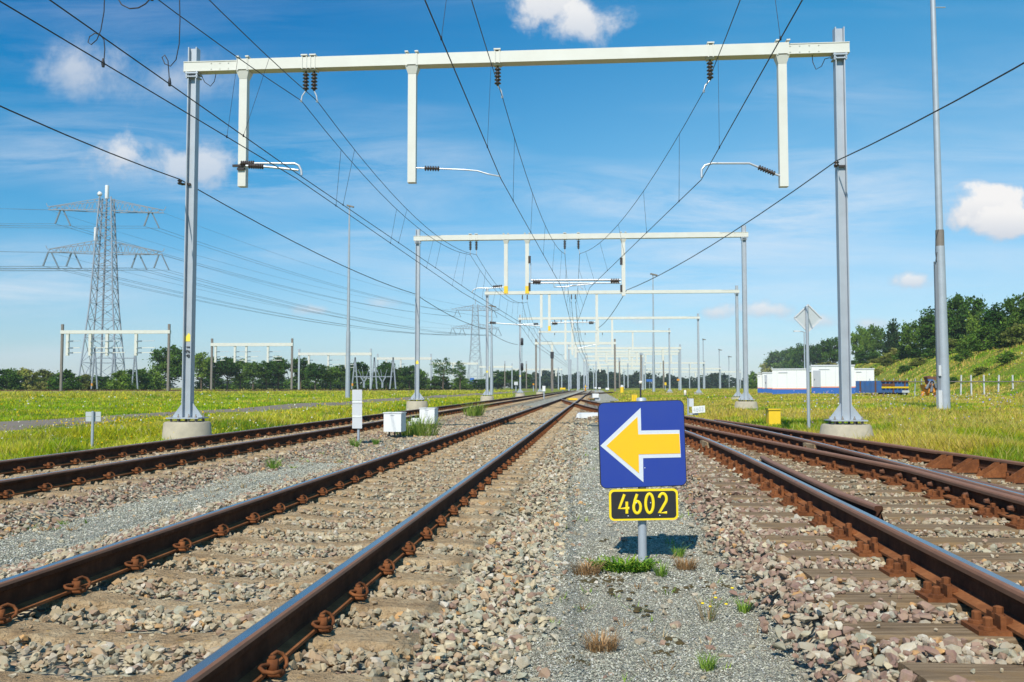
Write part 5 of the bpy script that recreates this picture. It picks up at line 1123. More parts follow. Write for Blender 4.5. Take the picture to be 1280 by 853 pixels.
for i in range(4):
    p, q = quad[i], quad[(i + 1) % 4]; d = (q - p).normalized(); n = Vector((d.y, -d.x, 0)); mb = MB(); mb.hexa([p, q, q - n * .06, p - n * .06, p + up * h_, q + up * h_, q - n * .06 + up * h_, p - n * .06 + up * h_])
    wl = mb.build('side_wall', M['blue'], t)
    L_ = (q - p).length
    for j in range(1, 5 if i == 0 else 7):
        c = p + d * (L_ * j / (5 if i == 0 else 7)); mb = MB(); mb.obox(c + n * .05 + up * h_ / 2, d, n, up, .10, .10, h_ * .96); mb.build('rib', M['rustplain' if (j + i) % 3 == 1 else 'blue'], wl)
    if i == 1:
        mb = MB(); mb.obox(p + d * L_ / 2 + n * .07 + up * h_ * .45, d, n, up, L_ * .98, .10, .14); mb.build('yellow_stripe', M['yellow'], wl); mb = MB(); mb.obox(p + d * L_ * .25 + n * .07 + up * h_ * .66, d, n, up, L_ * .45, .08, .2); mb.build('rust_streak', M['rustplain'], wl)
        mb = MB(); mb.obox(p + d * L_ / 2 + n * .06 + up * h_ * .97, d, n, up, L_, .13, .1); mb.build('rim', M['rustplain'], wl)
        mb = MB(); mb.obox(p + d * L_ * .86 + n * .12 + up * h_ * .1, d, n, up, .8, .05, .2); mb.build('label_plate', M['offwhite'], wl)
mb = MB(); c = (quad[0] + quad[2]) / 2; mb.prism([p * .97 + c * .03 for p in quad], up * .08); mb.build('floor', M['rustplain'], t)
for i in range(5): mb = MB(); p = quad[1].lerp(quad[2], .1 + .2 * i) + Vector((0, .4, 0)); mb.box((p.x, p.y, a.z - .20), (.46, .5, .40)); mb.build('skid', M['dark'], t)
t = thing('excavator_grab', atY(1163, 497, 72), 'orange excavator grab with rusty top, just left of the tall mast', 'grab'); Yd = 72
g = lambda u, v, dy=0: atY(u, v, Yd + dy)
mb = MB(); mb.prism([g(1156, 481), g(1160, 482), g(1163, 486), g(1166, 480), g(1171, 480), g(1173.5, 484), g(1171, 489), g(1166, 491.5), g(1159, 491), g(1158, 487)], (0, .9, 0)); mb.build('body', M['orange'], t)
mb = MB(); mb.prism([g(1163.5, 487.5, -.02), g(1165.5, 482, -.02), g(1167.5, 482, -.02), g(1166.5, 488, -.02)], (0, .05, 0)); mb.build('opening', M['dark'], t)
for pts in ([g(1157, 490), g(1155, 496), g(1158.5, 498)], [g(1162, 491), g(1162.5, 498), g(1159, 499)], [g(1170, 489), g(1172, 494), g(1168, 498)]):
    mb = MB(); mb.tube([p + Vector((0, .4, 0)) for p in pts], [.16, .14, .06], 8); mb.build('claw', M['orange'], t)
mb = MB(); mb.prism([g(1159, 471.5), g(1162, 470), g(1166, 472), g(1172, 470.5), g(1173, 474), g(1168, 476), g(1167, 480), g(1162, 480.5), g(1160.5, 475.5)], (0, .7, 0)); mb.build('rotator', M['rustplain'], t)
mb = MB(); mb.box(g(1163, 475.3, -.1), (.4, .12, .16)); mb.build('coupling', M['blue'], t)
for pts in ([g(1158, 486, -.15), g(1160.5, 481, -.2), g(1163, 476, -.15)], [g(1170.5, 485, -.15), g(1169, 480, -.2), g(1166.5, 475, -.15)], [g(1164, 490, -.15), g(1165, 484, -.2), g(1165, 478, -.15)]):
    mb = MB(); mb.tube(pts[:2], .11, 8); mb.tube(pts[1:], .05, 8); mb.build('hydraulic_ram', M['duct'], t)
for u, v in ((1158.3, 485.6), (1170.6, 485), (1164, 489.5), (1162, 481)):
    mb = MB(); mb.lathe(g(u, v, -.06), [(.12, -.1), (.12, .16), (.05, .2)], 10, (0, -1, 0)); mb.build('pivot_pin', M['rustplain'], t)
t = thing('wire_fence', atY(1185, 494, 74), 'low fence of pale posts with one dark rail below the embankment', 'fence')
FP = [1086, 1096, 1106, 1116, 1125, 1134, 1143, 1152, 1186, 1200.5, 1214, 1230, 1247.5, 1266, 1285, 1304]; rail_p = []
for i, u in enumerate(FP):
    Yf = 84 - .055 * (u - 1086); big_ = u > 1180; b = atY(u, 484, Yf); z0 = tz(b.x, Yf) - .1; zt = atY(u, 477 - (8 if big_ else 3.5), Yf).z; mb = MB(); mb.bar((b.x, Yf, z0), (b.x + (.1 if i % 3 == 0 else 0), Yf, zt), .095 if big_ else .06); mb.build('post', M['offwhite' if big_ else 'galv'], t); rail_p.append(Vector((b.x, Yf - .1, atY(u, 477.3, Yf).z)))
mb = MB(); mb.tube(rail_p, .05, 6); mb.build('rail', M['mast_brown'], t)
# ---------------------------------------------------------------- trees and shrubs
def leaf_cloud(n_cl, per, shape, rad, size, cols, seed, clump=.17):
    r = np.random.default_rng(seed); C = []
    while len(C) < n_cl:
        p = r.uniform(-1, 1, 3); z = (p[2] + 1) / 2
        if shape == 'round': ok = np.linalg.norm(p * np.array([1, 1, 1])) < 1 and (np.linalg.norm(p) > .45 or r.random() < .3)
        elif shape == 'spire': ok = math.hypot(p[0], p[1]) < (1 - z) ** .8 * .95 + .05
        elif shape == 'tall': ok = math.hypot(p[0], p[1]) < (math.sin(math.pi * (z * .86 + .12)) ** .7)
        else: ok = math.hypot(p[0], p[1]) < (1 - z ** 2) ** .5 * .95 + .05
        if ok: C.append(p)
    C = np.array(C); C *= np.array([rad, rad, .5]) * r.uniform(.82, 1.08, (n_cl, 1)); C[:, 2] += .5
    cc = r.choice(len(cols), n_cl); k = np.repeat(np.arange(n_cl), per); N = len(k)
    cr = clump * r.uniform(.6, 1.25, n_cl)
    P = C[k] + r.normal(0, 1, (N, 3)) * cr[k][:, None] * np.array([1, 1, .62]) * .55
    P[:, 2] = np.maximum(P[:, 2], 0.01)
    R = rotmats_(r, N); s = size * r.uniform(.6, 1.3, N)
    q = np.array([[-1, -.55, 0], [.2, -.62, .1], [1, 0, 0], [-.1, .62, .1]])
    V = np.einsum('nij,vj->nvi', R, q) * s[:, None, None] + P[:, None, :]
    col = np.array(cols)[cc][k] * r.uniform(.72, 1.3, (N, 1)) * r.uniform(.92, 1.08, (N, 3))
    return V.reshape(-1, 3), np.arange(N * 4).reshape(-1, 4), np.repeat(col, 4, 0)
def rotmats_(r, n):
    q = r.normal(size=(n, 4)); q /= np.linalg.norm(q, axis=1)[:, None]; w_, x, y, z = q.T
    return np.stack([1 - 2*(y*y+z*z), 2*(x*y-z*w_), 2*(x*z+y*w_), 2*(x*y+z*w_), 1 - 2*(x*x+z*z), 2*(y*z-x*w_), 2*(x*z-y*w_), 2*(y*z+x*w_), 1 - 2*(x*x+y*y)], -1).reshape(n, 3, 3)
DK = [(.055, .125, .020), (.075, .155, .026), (.10, .185, .03), (.045, .10, .02)]; OLV = [(.16, .20, .035), (.21, .24, .045), (.13, .18, .03), (.24, .25, .06)]; MID = [(.10, .19, .026), (.14, .24, .032), (.08, .155, .024)]
SPR = [(0.041, 0.081, 0.030), (0.054, 0.101, 0.035), (0.047, 0.088, 0.027)]
CROWN = {}
for nm, args in {'round_dark': (85, 52, 'round', .5, .040, DK, 1), 'round_mid': (80, 52, 'round', .5, .040, MID, 2), 'tall_dark': (75, 52, 'tall', .30, .036, DK, 3), 'spire': (95, 45, 'spire', .30, .032, SPR, 4),
                 'bush_olive': (80, 50, 'bush', .62, .046, OLV, 5), 'bush_dark': (80, 50, 'bush', .62, .046, DK, 6), 'bush_mid': (80, 50, 'bush', .62, .046, MID, 7), 'loose': (34, 42, 'round', .5, .036, DK, 8)}.items():
    V, Fc, c = leaf_cloud(*args, clump=.12 if nm in ('spire', 'tall_dark') else .14); me = np_mesh('crown', V, Fc, colors={'gcol': c}); me.materials.append(M['leaf']); CROWN[nm] = me
def trunk_mesh(seed):
    r = random.Random(seed); mb = MB(); top = Vector((r.uniform(-.05, .05), r.uniform(-.05, .05), .72)); mb.tube([(0, 0, -.08), (.01, 0, .15), (.0, .01, .4), top], [.032, .026, .020, .008], 8)
    for i in range(7):
        z = .28 + .06 * i; a = i * 2.4 + r.random(); L_ = .32 - .03 * i; mb.tube([(0, 0, z), (math.cos(a) * L_ * .5, math.sin(a) * L_ * .5, z + .10), (math.cos(a) * L_, math.sin(a) * L_, z + .22)], [.011, .008, .003], 5)
    o = mb.build('trunk', M['bark']); me = o.data; bpy.data.objects.remove(o); return me
TR = [trunk_mesh(i) for i in range(3)]
NT = [0]
def tree(u, vtop, Yd, wpx, kind, label, group, name='tree', cat='tree', stem=0.0, zbase=None):
    b = atY(u, VH, Yd); g = tz(b.x, Yd) if zbase is None else zbase; h = atY(u, vtop, Yd).z - g; NT[0] += 1
    t = thing(name, (b.x, Yd, g), label, cat, group); wd = wpx * Yd / F
    c = bpy.data.objects.new('crown', CROWN[kind]); COL.objects.link(c); c.parent = t; ch = h * (1 - stem); nat = {'r': 1.0, 't': .6, 's': .6, 'b': 1.24, 'l': 1.0}[kind[0]]
    c.scale = (wd / nat, wd / nat, ch); c.location = (0, 0, h * stem); c.rotation_euler = (0, 0, NT[0] * 1.7)
    k = bpy.data.objects.new('trunk', TR[NT[0] % 3]); COL.objects.link(k); k.parent = t; k.scale = (h * .9, h * .9, h * .9); k.rotation_euler = (0, 0, NT[0])
    return t
def yhill(u, s_): return min((22 + s_) / max((u - U0) / F - .235, .035), 620)
GR = 'trees along the embankment'
for u, vt, wp, kd, s_, lab in [(1284, 367, 48, 'round_dark', 10, 'dark tree cut by the right picture edge on the embankment'), (1246, 382, 31, 'tall_dark', 10, 'narrow dark tree on the embankment, second from the right edge'), (1206, 370, 50, 'round_dark', 11, 'largest round-crowned dark tree just right of the tall mast'),
        (1166, 388, 32, 'tall_dark', 10, 'tall dark tree just left of the tall mast'), (1143, 406, 34, 'round_mid', 9, 'round mid-green tree between conifer and mast tree'), (1117.5, 395, 27, 'spire', 10, 'pointed dark conifer on the embankment'), (1094, 408, 24, 'round_dark', 11, 'round dark tree left of the pointed conifer'),
        (1077, 412, 24, 'round_mid', 11, 'tree crown just right of the right portal post'), (1042, 424, 30, 'round_dark', 10, 'dark tree just left of the right portal post'), (1022, 432, 27, 'round_dark', 10, 'dark tree right of the diamond sign post'), (1003, 433, 26, 'round_mid', 10, 'mid-green tree behind the diamond sign post'),
        (990, 436, 24, 'round_dark', 10, 'dark tree left of the diamond sign post'), (975, 440, 32, 'round_dark', 9, 'broad dark tree above the first white cabin'), (958, 453, 24, 'bush_olive', 8, 'last low olive tree at the left end of the embankment row'), (1185, 400, 34, 'round_mid', 12, 'mid-green tree behind the tall mast'), (1226, 396, 34, 'round_mid', 12, 'mid-green tree between the largest and the narrow dark tree'), (1266, 398, 36, 'round_mid', 12, 'mid-green tree near the right picture edge')]:
    tree(u, vt - 2, yhill(u, s_ + 4), wp * .95, kd, lab, GR, stem=.12 if kd[0] in 'rt' else .04)
tree(941, 465, 300, 17, 'bush_mid', 'small round bush alone left of the white cabins', None, 'shrub', 'bush', zbase=.5)
GB = 'bushes under the embankment trees'
for i, u in enumerate([1278, 1258, 1236, 1216, 1196, 1178, 1157, 1136, 1124, 1106, 1088, 1070, 1050, 1034, 1018, 1003, 988, 972]):
    vt = 484 - (484 - 404) * ((u - 935) / 340.0) ** .92 + 6 * math.sin(i * 2.3); tree(u, vt, yhill(u, 12.2 + 1.0 * math.sin(i * 1.9)), 46 - 14 * (1280 - u) / 320 , ('bush_olive', 'bush_mid', 'bush_dark')[(i * 2 + i // 3) % 3], 'bush of the continuous thicket below the embankment trees', GB, 'shrub', 'bush')
GL = 'trees and hedge shrubs beyond the left meadow'
for i, (u, vt, wp, kd) in enumerate([(6, 461, 42, 'bush_dark'), (32, 459, 44, 'bush_olive'), (58, 461, 40, 'bush_olive'), (82, 463, 40, 'bush_mid'), (104, 467, 36, 'bush_olive'), (126, 470, 34, 'bush_dark'), (150, 464, 38, 'bush_mid'), (172, 461, 40, 'bush_dark'), (192, 463, 34, 'bush_mid')]):
    tree(u, vt, 150 + 14 * (i % 3), wp, kd, 'shrub of the long hedge left of the first portal post', 'hedge shrubs left of the first portal post', 'shrub', 'bush', zbase=.2)
tree(212, 432, 185, 42, 'round_dark', 'biggest round tree, half hidden by the left portal post', GL, stem=.18, zbase=.2)
for i, (u, vt, wp) in enumerate([(252, 442, 24), (268, 447, 25), (284, 446, 24), (300, 450, 24), (316, 452, 24), (333, 451, 25), (348, 447, 24), (376, 447, 28), (394, 454, 26), (413, 459, 28), (432, 455, 28), (449, 452, 26)]):
    tree(u, vt, 200 + 3 * (i % 4), wp, 'round_dark' if i % 3 else 'round_mid', 'dark tree of the even row with bare trunks behind the meadow portals', 'row of trees behind the meadow portals', stem=.34, zbase=.2)
for i, (u, vt, wp, kd) in enumerate([(262, 467, 40, 'bush_dark'), (300, 470, 44, 'bush_mid'), (340, 469, 44, 'bush_dark'), (378, 468, 44, 'bush_mid'), (412, 468, 44, 'bush_mid'), (440, 467, 40, 'bush_dark'), (470, 465, 38, 'bush_mid'), (497, 462, 38, 'bush_dark'), (524, 462, 36, 'bush_mid'), (549, 470, 34, 'bush_dark'), (576, 471, 34, 'bush_mid'), (600, 474, 30, 'bush_dark')]):
    tree(u, vt, 232 + 5 * (i % 3), wp, kd, 'shrub in the dark undergrowth line behind the tree row', 'undergrowth shrubs behind the tree row', 'shrub', 'bush', zbase=.2)
for u, vt, wp, lab in ((483, 452, 26, 'tree behind the steel switching frame'), (512, 457, 28, 'tree right behind the second portal left post'), (554, 447, 25, 'loose tall tree right of the second portal left post'), (575, 451, 21, 'loose thin tree just left of the distant pylon')):
    tree(u, vt, 225, wp, 'loose' if 'loose' in lab else 'round_dark', lab, GL, stem=.38 if 'loose' in lab else .2, zbase=.2)
for u, vt, wp, lab in ((622, 463, 30, 'left dome of the rounded dark woods edge'), (645, 462, 34, 'right dome of the rounded dark woods edge')): tree(u, vt, 320, wp, 'round_dark', lab, GL, zbase=.2)
for i, (u, s_, wp, hp, kd) in enumerate([(1262, 7, 26, 13, 'bush_mid'), (1228, 5, 20, 9, 'bush_olive'), (1207, 8, 24, 13, 'bush_mid'), (1150, 8, 22, 11, 'bush_olive'), (1132, 6, 20, 10, 'bush_dark'), (1112, 9, 20, 10, 'bush_olive'), (1098, 6, 16, 8, 'bush_olive'), (1190, 3, 18, 8, 'bush_dark')]):
    Yd = yhill(u, s_); xq = (u - U0) / F * Yd; tree(u, VH - (tz(xq, Yd) - H) / Yd * F - hp, Yd, wp, kd, 'low scrub bush standing alone on the open embankment slope', 'scrub on the open embankment slope', 'shrub', 'bush')
# far woods closing the horizon: one mass
VV, FF, CC, nb = [], [], [], 0; r = np.random.default_rng(5)
for i in range(130):
    u = 655 + 285 * r.random() if i < 90 else -60 + 720 * r.random(); Yd = r.uniform(470, 620); top = (465.5 + 3.0 * math.sin(u * .09) + r.normal(0, 1.2) + (u > 830) * 4) if i < 90 else 474 + r.normal(0, 1.5)
    h = (VH - top) / F * Yd + .6; V, Fc, c = leaf_cloud(14, 26, 'bush', .62, .075, [(.030, .058, .026), (.045, .075, .030), (.038, .064, .034)], 100 + i, .2); wd = 26 * Yd / F
    VV.append(V * np.array([wd, wd, h]) + np.array([(u - U0) / F * Yd, Yd, .2])); FF.append(Fc + nb); nb += len(V); CC.append(c)
o = link_mesh('far_woods', np_mesh('far_woods', np.concatenate(VV), np.concatenate(FF), colors={'gcol': np.concatenate(CC)}), M['leaf']); tag(o, 'dark line of far woods along the horizon', None, None, 'stuff')

# ---------------------------------------------------------------- meadow grass
def vnoise(x, y, s, seed):
    r = np.random.default_rng(seed); Tb = r.random((64, 64)); x = x / s; y = y / s; xi = np.floor(x).astype(int); yi = np.floor(y).astype(int); fx = x - xi; fy = y - yi; fx = fx * fx * (3 - 2 * fx); fy = fy * fy * (3 - 2 * fy)
    g = lambda a, b: Tb[a % 64, b % 64]
    return (g(xi, yi) * (1 - fx) + g(xi + 1, yi) * fx) * (1 - fy) + (g(xi, yi + 1) * (1 - fx) + g(xi + 1, yi + 1) * fx) * fy
def blades(x, y, h, wd, col, lean, rr):
    n = len(x); a = rr.uniform(0, 2 * np.pi, n); z = terrain(x, y) - .02; dx, dy = np.cos(a) * wd / 2, np.sin(a) * wd / 2; la = rr.uniform(0, 2 * np.pi, n); lx, ly = np.cos(la) * lean * h, np.sin(la) * lean * h
    B = np.stack([x, y, z], -1); o1 = np.stack([dx, dy, 0 * dx], -1); mid = np.stack([lx * .35, ly * .35, h * .6], -1); tip = np.stack([lx, ly, h], -1)
    V = np.stack([B - o1, B + o1, B + mid + o1 * .7, B + mid - o1 * .7, B + tip], 1)
    i = np.arange(n)[:, None] * 5; F3 = np.concatenate([i + np.array([[0, 1, 2]]), i + np.array([[0, 2, 3]]), i + np.array([[3, 2, 4]])]); return V.reshape(-1, 3), F3, np.repeat(col, 5, 0)
GP = {'y': (.54, .53, .025), 'g': (.29, .45, .02), 'o': (.52, .44, .05), 't': (.66, .53, .17), 'd': (.19, .31, .02)}
def grass_field(side, n, seed):
    rr = np.random.default_rng(seed); d = np.exp(rr.uniform(np.log(4.5), np.log(92), n * 2)); d = np.where(rr.random(n * 2) < .5, d, rr.uniform(6, 92, n * 2)); y = F * 1.13 / d; u = rr.uniform(-70, 640, n * 2) if side < 0 else rr.uniform(740, 1350, n * 2)
    x = (u - U0) / F * y; l = x - T * y
    if side < 0: ok = (l < LL - 2.35 - .25 * rr.random(n * 2)) & ~((l < -16.1 - .8 * (vnoise(x, y, 1.3, 21) - .3)) & (l > -19.2 + .9 * (vnoise(x, y, 1.6, 22) - .3)) & (rr.random(n * 2) > .06)) & (y < 230)
    else: ok = (x > formation_right(y) - .05 + .4 * rr.random(n * 2)) & (y < 230) & (x - .235 * y - 22 < 16)
    x, y, l = x[ok][:n], y[ok][:n], l[ok][:n]; n = len(x)
    a, b, c = vnoise(x, y, 3.1, 1), vnoise(x + 50, y, 9.0, 2), vnoise(x, y + 30, 1.0, 3); col = np.empty((n, 3)); pick = rr.random(n) * .55 + a * .45
    if side < 0:
        band = (l > -16.3); pal = np.where(band[:, None], 0, 1)
        c1 = np.where((pick < .42)[:, None], GP['g'], np.where((pick < .80)[:, None], GP['y'], np.where((pick < .93)[:, None], GP['o'], GP['t'])))
        far_ = np.where((pick < .55)[:, None], GP['g'], np.where((pick < .85)[:, None], GP['y'], GP['o'])); old = np.where((pick < .4)[:, None], GP['o'], np.where((pick < .75)[:, None], GP['y'], GP['t'])); fo = ((l < -34 - 14 * b) & (x < -20) & (y < 140)) | (y > 105)
        col = np.where(band[:, None], c1, np.where(fo[:, None] & (rr.random(n) < .8)[:, None], old, far_)); h = np.where(band, (.07 + .20 * c) * (.45 + .85 * smooth(-15.5, -10, l)), np.where(fo, .16 + .22 * c, .10 + .10 * c))
    else:
        c1 = np.where((pick < .30)[:, None], GP['g'], np.where((pick < .62)[:, None], GP['y'], np.where((pick < .84)[:, None], GP['o'], GP['t'])))
        slope = x - .235 * y - 22 > 0; pk2 = rr.random(n) * .4 + vnoise(x, y, 4.5, 13) * .6; c2 = np.where((pk2 < .36)[:, None], GP['d'], np.where((pk2 < .58)[:, None], GP['g'], np.where((pk2 < .78)[:, None], GP['o'], GP['t']))); col = np.where(slope[:, None], c2, c1); h = (.12 + .20 * c * (.5 + b)) * np.where(slope, 1.0 + 1.6 * (vnoise(x, y, 4.0, 12) > .55), 1) * (1 - .45 * smooth(28, 60, y))
    big = vnoise(x + 9, y - 4, 5.5, 6); mid_ = vnoise(x - 3, y + 8, 1.7, 7)
    if side > 0:
        dryp = (big * .5 + mid_ * .5) > .47; lush = (big * .55 + mid_ * .45) < .40
        col = np.where((dryp & (rr.random(n) < .62))[:, None], np.array((.60, .45, .11)), col); col = np.where((lush & (rr.random(n) < .6))[:, None], np.array((.27, .43, .035)), col)
    else:
        dryp = (mid_ * .6 + big * .4 > .55) & ((l > -16.3) | (y > 60)); lush = (mid_ < .33)
        col = np.where((dryp & (rr.random(n) < .6))[:, None], np.array((.58, .52, .07)), col); col = np.where((lush & (rr.random(n) < .6))[:, None], np.array((.20, .36, .03)), col)
    h = h * rr.uniform(.5, 1.2, n) * (.75 + .6 * mid_); tall = rr.random(n) < .02; h = np.where(tall, h * 1.6, h)
    col = col * rr.uniform(.55, 1.3, (n, 1)) * (.80 + .45 * mid_[:, None]); col = np.where(tall[:, None], np.array((.50, .44, .13)) * rr.uniform(.7, 1.2, (n, 1)), col)
    wd = np.maximum(.008, 1.15 * y / F) * rr.uniform(.6, 1.3, n); V, F3, C = blades(x, y, h, wd, col, rr.uniform(.1, .75, n), rr)
    return V, F3, C
for side, n, lab in ((-1, 430000, 'tall meadow grass left of the tracks'), (1, 430000, 'olive and straw meadow grass right of the tracks')):
    V, F3, C = grass_field(side, n, 20 + side); o = link_mesh('grass', np_mesh('grass', V, F3, colors={'gcol': C}), M['grass']); tag(o, lab, None, None, 'stuff')
def flowers(name, pts, lab, cols, sz):
    rr = np.random.default_rng(len(pts)); n = len(pts); P = np.array(pts); s = sz * np.maximum(.03, 2.1 * P[:, 1] / F) * rr.uniform(.6, 1.2, n); ang = [(1, 0, 0), (.5, .87, 0), (-.5, .87, 0), (-1, 0, 0), (-.5, -.87, 0), (.5, -.87, 0)]
    R = rotmats_(rr, n); H6 = np.einsum('nij,vj->nvi', R, np.array(ang)) * s[:, None, None] * .5 + P[:, None]; C = np.array(cols)[rr.integers(0, len(cols), n)]
    F4 = np.concatenate([np.arange(n)[:, None] * 6 + np.array([[0, 1, 2, 3]]), np.arange(n)[:, None] * 6 + np.array([[0, 3, 4, 5]])])
    o = link_mesh(name, np_mesh(name, H6.reshape(-1, 3), F4, colors={'gcol': np.repeat(C, 6, 0)}), M['weed']); tag(o, lab, None, None, 'stuff')
rr = np.random.default_rng(3)
def fl(n, ulo, uhi, dlo, dhi, cond, hgt):
    out = []
    while len(out) < n:
        d, u = rr.uniform(dlo, dhi), rr.uniform(ulo, uhi); y = F * 1.13 / d; x = (u - U0) / F * y
        if cond(x, y): out.append((x, y, tz(x, y) + hgt * rr.uniform(.6, 1.25)))
    return out
inL = lambda x, y: -15.9 < x - T * y < LL - 2.6 and vnoise(np.array([x]), np.array([y]), 2.2, 9)[0] > .45
inL2 = lambda x, y: (x - T * y < LL - 2.6) and not (-19.3 < x - T * y < -16)
inR = lambda x, y: x > float(formation_right(y)) + .5
flowers('wildflowers', fl(620, -20, 600, 18, 92, inL, .27) + fl(170, -20, 560, 12, 40, inL2, .22), 'yellow wildflowers in the left meadow', [(.75, .48, .015), (.7, .52, .03)], 1.0)
flowers('wildflowers', fl(330, -20, 560, 12, 80, inL2, .28), 'white umbels in the left meadow', [(.65, .65, .55)], 1.0)
flowers('wildflowers', fl(420, 1000, 1290, 14, 42, inR, .40) + fl(150, 780, 1290, 14, 70, inR, .40), 'white, pink and blue wildflowers in the right meadow', [(.7, .7, .62), (.55, .33, .5), (.35, .36, .7), (.68, .68, .6), (.7, .5, .04)], .85)
# ---------------------------------------------------------------- weeds and moss on the stones
def weed(u, v, z, kind, size, label, name='weed', cat='plant'):
    p = at(u, v, z); rr = np.random.default_rng(int(u * 7 + v)); n = {'juniper': 260, 'tuft': 80, 'dry': 260, 'herb': 190, 'flower': 34}[kind]
    if kind in ('tuft', 'herb'):
        a = rr.uniform(0, 2 * np.pi, n); r0 = size * (.35 if kind == 'tuft' else .62) * np.sqrt(rr.random(n)); x = np.cos(a) * r0; y = np.sin(a) * r0; h = size * rr.uniform(.35, 1.0, n); ln = rr.uniform(.3, 1.4, n); wd = max(.004, .7 * p.y / F)
        cols = [(.22, .36, .05), (.30, .42, .07), (.14, .26, .04)] if kind == 'tuft' else [(.26, .36, .06), (.36, .42, .08), (.18, .28, .05)]
    elif kind == 'juniper':
        a = rr.uniform(0, 2 * np.pi, n); r0 = size * .55 * np.sqrt(rr.random(n)); x = np.cos(a) * r0 * 1.7; y = np.sin(a) * r0 * .8; h = size * rr.uniform(.15, .42, n); ln = rr.uniform(.6, 1.6, n); wd = .016; cols = [(.10, .24, .025), (.17, .32, .03), (.32, .44, .05), (.06, .15, .02)]
    elif kind == 'dry':
        a = rr.uniform(0, 2 * np.pi, n); r0 = size * .45 * np.sqrt(rr.random(n)); x = np.cos(a) * r0 * 1.2; y = np.sin(a) * r0; h = size * rr.uniform(.2, .65, n); ln = rr.uniform(.3, 1.4, n); wd = .004; cols = [(.42, .25, .11), (.33, .19, .09), (.50, .34, .18)]
    else:
        a = rr.uniform(0, 2 * np.pi, n); r0 = size * .25 * np.sqrt(rr.random(n)); x = np.cos(a) * r0; y = np.sin(a) * r0; h = size * rr.uniform(.3, 1, n); ln = rr.uniform(.2, 1.2, n); wd = .004; cols = [(.30, .22, .12), (.24, .26, .09)]
    la = a + rr.normal(0, .5, n); dx, dy = -np.sin(la) * wd / 2, np.cos(la) * wd / 2; B = np.stack([x, y, 0 * x], -1); o1 = np.stack([dx, dy, 0 * dx], -1)
    mid = np.stack([np.cos(la) * ln * h * .35, np.sin(la) * ln * h * .35, h * .65], -1); tip = np.stack([np.cos(la) * ln * h, np.sin(la) * ln * h, h], -1)
    V = np.stack([B - o1, B + o1, B + mid + o1 * .8, B + mid - o1 * .8, B + tip], 1).reshape(-1, 3); i = np.arange(n)[:, None] * 5; F3 = np.concatenate([i + np.array([[0, 1, 2]]), i + np.array([[0, 2, 3]]), i + np.array([[3, 2, 4]])])
    C = np.repeat(np.array(cols)[rr.integers(0, len(cols), n)] * rr.uniform(.8, 1.2, (n, 1)), 5, 0)
    if kind == 'juniper':                          # short needles along the shoots
        m_ = 1500; k = rr.integers(0, n, m_); f = rr.random(m_); Q = B[k] + tip[k] * f[:, None]; R = rotmats_(rr, m_); q = np.array([[-1, -.35, 0], [1, 0, 0], [-1, .35, 0]]); W = np.einsum('nij,vj->nvi', R, q) * .011 + Q[:, None]
        F3 = np.concatenate([F3, np.arange(m_ * 3).reshape(-1, 3) + len(V)]); V = np.concatenate([V, W.reshape(-1, 3)]); C = np.concatenate([C, np.repeat(np.array(cols)[rr.integers(0, 4, m_)] * rr.uniform(.8, 1.3, (m_, 1)), 3, 0)])
    o = link_mesh(name, np_mesh(name, V, F3, colors={'gcol': C}), M['weed'], None, p); tag(o, label, cat); return o, p
weed(779, 713, -.265, 'juniper', .20, 'bright green low plant at the foot of the arrow sign post')
weed(827, 720, -.265, 'tuft', .10, 'green grass tuft just right of the arrow sign post', 'grass_tuft'); weed(848, 696, -.265, 'tuft', .10, 'green tuft in the shadow of the arrow sign', 'grass_tuft'); weed(930, 766, -.265, 'tuft', .075, 'green tuft at right of the gravel walkway', 'grass_tuft'); weed(884, 838, -.265, 'tuft', .075, 'green tuft closest to the bottom edge on the gravel walkway', 'grass_tuft'); 
weed(751, 812, -.265, 'dry', .13, 'rusty brown dried tuft on the gravel walkway', 'dry_weed'); weed(858, 711, -.265, 'dry', .12, 'pale brown dried tuft right of the sign post', 'dry_weed'); weed(733, 718, -.265, 'dry', .15, 'flat dead brown growth left of the green plant at the sign', 'dry_weed')
o, p = weed(886, 775, -.265, 'flower', .15, 'wiry weed with small yellow flowers on the gravel walkway', 'flowering_weed'); fp = []
mb = MB()
for du, dv in ((0, -10), (-10, -3), (20, -2), (3, 1), (9, -22)):
    q = at(886 + du, 775 + dv, -.265); q = Vector((q.x, p.y, -.265 + .05 + (-dv + 4) * .004)); mb.lathe(q, [(.003, 0), (.010, .004), (.008, .008), (.003, .009)], 8)
mb.build('flower', M['numyel'], o)
weed(341, 586, -.265, 'tuft', .20, 'lone tuft on the left gravel walkway', 'grass_tuft'); weed(443, 559, -.265, 'tuft', .22, 'yellow-green tuft at the foot of the narrow marker board', 'grass_tuft'); weed(470, 556, -.265, 'tuft', .16, 'low tuft between marker board and nearer cabinet', 'grass_tuft'); weed(512, 545, -.265, 'herb', .55, 'leafy weeds in front of the stepped white box'); weed(528, 545, -.265, 'herb', .60, 'tall green weeds below the farther white cabinet'); weed(592, 520, -.2, 'herb', .6, 'lone herb clump between the tracks right of the cabinets')
rr = np.random.default_rng(8); mb = MB()
